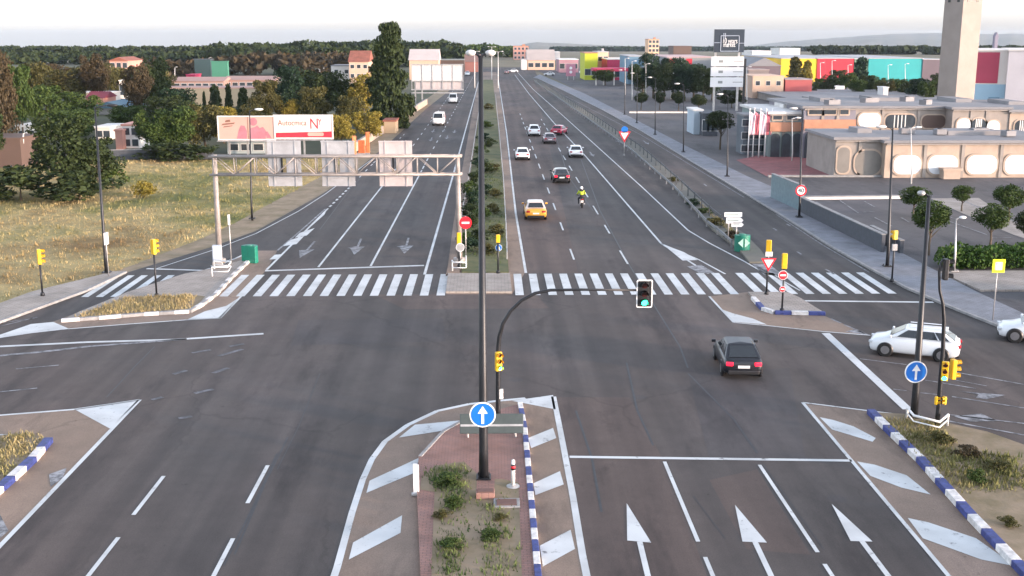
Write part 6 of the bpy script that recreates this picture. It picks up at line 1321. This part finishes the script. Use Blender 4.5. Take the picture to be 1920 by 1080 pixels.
for i, (x, y, k, p_, l) in enumerate(((1563, 176, 'van', PW, 'white van parked below the red shed'), (1098, 138, 'van', PW, 'white van parked by the lime yellow building'), (962, 136, 'hatch', PW, 'tiny white car at the road end'), (1555, 190, 'hatch', PBk, 'black car parked behind the grey roof'), (1485, 196, 'hatch', PW, 'white car parked right of the peach building'), (1600, 188, 'hatch', PBk, 'dark car parked below the teal shed'), (950, 138, 'hatch', PM, 'tiny dark car at the road end'), (1030, 142, 'hatch', PW, 'small white car before the peach house'))):
    c = G(x, y); make_car(k, p_, l, c, R(180 if i != 6 else 90), False, 'small parked and distant vehicles', 'van' if k == 'van' else 'car', 'van' if k == 'van' else 'car')

# motorcycle and rider
B = G(1090, 388); t = thing('motorcycle', 'dark motorcycle ridden up the middle of the right carriageway', 'motorcycle', B, R(90))
for x, r_ in ((-.68, .31), (.72, .30)):
    b = MB(); n = 20; vs = []; fs = []
    for i in range(n):
        a = 2 * math.pi * i / n
        for k in range(8):
            c_ = 2 * math.pi * k / 8; q = r_ - .06 + .06 * math.cos(c_); vs.append((x + q * math.cos(a), .065 * math.sin(c_), r_ + q * math.sin(a)))
    for i in range(n):
        for k in range(8): fs.append((i * 8 + k, i * 8 + (k + 1) % 8, ((i + 1) % n) * 8 + (k + 1) % 8, ((i + 1) % n) * 8 + k))
    b.add(vs, fs); w_ = b.build('wheel', M_RUBBER, t, True); b = MB(); b.tube([(x, -.03, r_), (x, .03, r_)], r_ * .55, 14); b.build('rim', M_RIM, w_)
b = MB(); b.tube([(-.1, 0, .78), (.15, 0, .88), (.42, 0, .84)], [.14, .19, .1], 10); b.build('fuel_tank', PD, t, True)
b = MB(); b.tube([(-.85, 0, .86), (-.5, 0, .8), (-.1, 0, .8)], [.09, .13, .13], 8); b.build('seat', M_BLACK, t, True)
b = MB(); b.box((0, 0, .45), (.5, .32, .42)); b.tube([(-.2, -.18, .3), (-.9, -.2, .42)], .06, 8); b.build('engine', M_STEEL, t, False, .04)
b = MB(); b.tube([(.72, -.09, .3), (.5, -.09, .95)], .03, 6); b.tube([(.72, .09, .3), (.5, .09, .95)], .03, 6); b.build('fork', M_STEEL, t)
b = MB(); b.tube([(.35, -.38, 1.0), (.48, 0, 1.0), (.35, .38, 1.0)], .02, 6); b.build('handlebar', M_BLACK, t)
b = MB(); b.box((-.95, 0, .62), (.04, .2, .18)); b.build('licence_plate', M_PLATE, t); b = MB(); b.box((-.92, 0, .8), (.06, .2, .08)); b.build('tail_light', M_TAIL, t)
b = MB(); b.sphere((.6, 0, .9), (.1, .1, .12)); b.build('headlight', M_HEAD, t, True)
# rider body: skin modifier, root pelvis
def skinned(name, V_, E_, rad, m, parent):
    me = bpy.data.meshes.new(name); me.from_pydata(V_, E_, []); o = bpy.data.objects.new(name, me); COL.objects.link(o); o.parent = parent; me.materials.append(m)
    sk = o.modifiers.new('skin', 'SKIN'); sk.use_smooth_shade = True; me.skin_vertices.new() if not me.skin_vertices else None
    for i, r_ in enumerate(rad): me.skin_vertices[0].data[i].radius = (r_, r_) if not isinstance(r_, tuple) else r_; me.skin_vertices[0].data[i].use_root = i == 0
    ss = o.modifiers.new('sub', 'SUBSURF'); ss.levels = 1; ss.render_levels = 2; return o
t = thing('person', 'motorcyclist in a hi-vis yellow jacket and white helmet seated on the motorcycle', 'person', B, R(90))
Vp = [(-.25, 0, .92), (-.2, 0, 1.08), (-.12, 0, 1.3), (-.04, 0, 1.46), (.02, 0, 1.56), (.06, 0, 1.68)]; Ep = [(0, 1), (1, 2), (2, 3), (3, 4), (4, 5)]; Rp = [(.15, .17), (.14, .16), (.15, .19), (.1, .14), .06, .10]
for sy in (1, -1):
    o = len(Vp); Vp += [(-.04, .19 * sy, 1.44), (.14, .31 * sy, 1.22), (.34, .36 * sy, 1.05), (.40, .36 * sy, 1.02)]; Ep += [(3, o), (o, o + 1), (o + 1, o + 2), (o + 2, o + 3)]; Rp += [.075, .06, .045, .04]
    h = o + 3
    for k in range(5):
        q = len(Vp); yy = sy * (.36 - .04 + .02 * k); Vp += [(.43, yy, 1.03), (.445, yy, 1.0)]; Ep += [(h, q), (q, q + 1)]; Rp += [.012, .01]
    o = len(Vp); Vp += [(-.2, .14 * sy, .9), (.2, .24 * sy, .78), (.02, .24 * sy, .36), (.16, .25 * sy, .3)]; Ep += [(0, o), (o, o + 1), (o + 1, o + 2), (o + 2, o + 3)]; Rp += [.11, .085, .055, .045]
body = skinned('body', Vp, Ep, Rp, mat('dark riding trousers', (.02, .02, .025), .8), t)
Vj = [(-.22, 0, 1.0), (-.12, 0, 1.28), (-.04, 0, 1.47)]; Ej = [(0, 1), (1, 2)]; Rj = [(.17, .19), (.18, .22), (.12, .16)]
for sy in (1, -1): o = len(Vj); Vj += [(-.03, .2 * sy, 1.44), (.14, .31 * sy, 1.22), (.28, .35 * sy, 1.1)]; Ej += [(2, o), (o, o + 1), (o + 1, o + 2)]; Rj += [.095, .08, .06]
skinned('jacket', Vj, Ej, Rj, mat('hi-vis jacket', (.50, .62, .03), .7), t)
b = MB(); b.sphere((.06, 0, 1.7), (.155, .13, .15), 14, 10); b.build('helmet', M_WHITE, t, True); b = MB(); b.sphere((.12, 0, 1.7), (.11, .11, .06), 12, 8); b.build('visor', M_BLACK, t, True)

# ------------------------------------------------------------------ haze
def haze(d):
    b = MB(); b.box((400, 4300, -25), (15500, 10400, 0.1)) if False else None
    x0, x1, y0_, y1_, z0_, z1_ = -7000, 7500, -400, 9500, -104, 46
    b = MB(); b.box(((x0 + x1) / 2, (y0_ + y1_) / 2, (z0_ + z1_) / 2), (x1 - x0, y1_ - y0_, z1_ - z0_))
    m = bpy.data.materials.new('haze air'); m.use_nodes = True; nt = m.node_tree; nt.nodes.clear()
    o = nt.nodes.new('ShaderNodeOutputMaterial'); v = nt.nodes.new('ShaderNodeVolumePrincipled'); v.inputs['Color'].default_value = (.72, .85, 1, 1); v.inputs['Density'].default_value = d; v.inputs['Anisotropy'].default_value = .2
    nt.links.new(v.outputs[0], o.inputs['Volume']); h = b.build('haze', m); h['kind'] = 'stuff'; return h
USE_HAZE = True
if USE_HAZE: haze(.00005)
# ------------------------------------------------------------------ light
SUN_AZ = R(118); SUN_EL = R(5)      # clockwise from +Y
w = bpy.data.worlds.new('World'); S.world = w; w.use_nodes = True; nt = w.node_tree; N = nt.nodes; L = nt.links
bg = N['Background']; sky = N.new('ShaderNodeTexSky'); sky.sky_type = 'NISHITA'; sky.sun_disc = False; sky.sun_elevation = SUN_EL; sky.sun_rotation = SUN_AZ; sky.air_density = 1.0; sky.dust_density = 1.5; sky.ozone_density = 1.5; sky.altitude = 200
hs = N.new('ShaderNodeHueSaturation'); hs.inputs['Saturation'].default_value = .30; L.new(sky.outputs[0], hs.inputs['Color'])
mx = N.new('ShaderNodeMix'); mx.data_type = 'RGBA'; mx.blend_type = 'MULTIPLY'; mx.inputs[0].default_value = 1; mx.inputs[7].default_value = (1.02, 1.06, 1.20, 1); L.new(hs.outputs[0], mx.inputs[6]); L.new(mx.outputs[2], bg.inputs['Color']); bg.inputs['Strength'].default_value = .15
sl = bpy.data.lights.new('sun', 'SUN'); sl.energy = 1.25; sl.angle = R(3); sl.color = (1, .70, .50); so = bpy.data.objects.new('sun', sl); COL.objects.link(so)
d = Vector((math.sin(SUN_AZ) * math.cos(SUN_EL), math.cos(SUN_AZ) * math.cos(SUN_EL), math.sin(SUN_EL))); so.rotation_euler = d.to_track_quat('Z', 'Y').to_euler()
so.location = (0, 0, 60)
S.view_settings.view_transform = 'Standard'; S.view_settings.look = 'None'; S.view_settings.exposure = 2.5; S.view_settings.gamma = 1
S.render.engine = 'CYCLES'; S.cycles.volume_bounces = 0; S.cycles.max_bounces = 4; S.cycles.use_denoising = True
S.render.resolution_x = 1024; S.render.resolution_y = 576
# ------------------------------------------------------------------ small plant on the flat roofs of the long building
for i, (x, y, z_, w_, l) in enumerate(((1700, 250, 4.1, 1.6, 'grey roof unit above the first white opening'), (1762, 252, 4.1, 1.2, 'small grey roof unit above the second white opening'), (1835, 250, 4.1, 2.0, 'wide grey roof unit above the third white opening'), (1890, 255, 4.1, 1.3, 'grey roof unit above the rightmost white opening'), (1560, 196, 6.6, 1.8, 'roof unit on the upper roof behind the purple windows'), (1630, 192, 6.6, 2.4, 'roof unit on the upper roof left of the white plant box'), (1700, 190, 6.6, 1.8, 'roof unit on the upper roof right of the white plant box'), (1735, 196, 6.6, 1.4, 'roof unit beside the tower foot'))):
    P = G(x, y, z_); t = thing('roof_unit', l, 'roof unit', P, .1 * i, 'plant on the flat roofs')
    b = MB(); b.box((0, 0, .3), (w_, 1.0, .6)); b.build('casing', M_ROOFG, t, False, .04)
    b = MB(); b.tube([(0, 0, .6), (0, 0, .68)], .3, 12); b.build('fan_guard', M_BLACK, t)
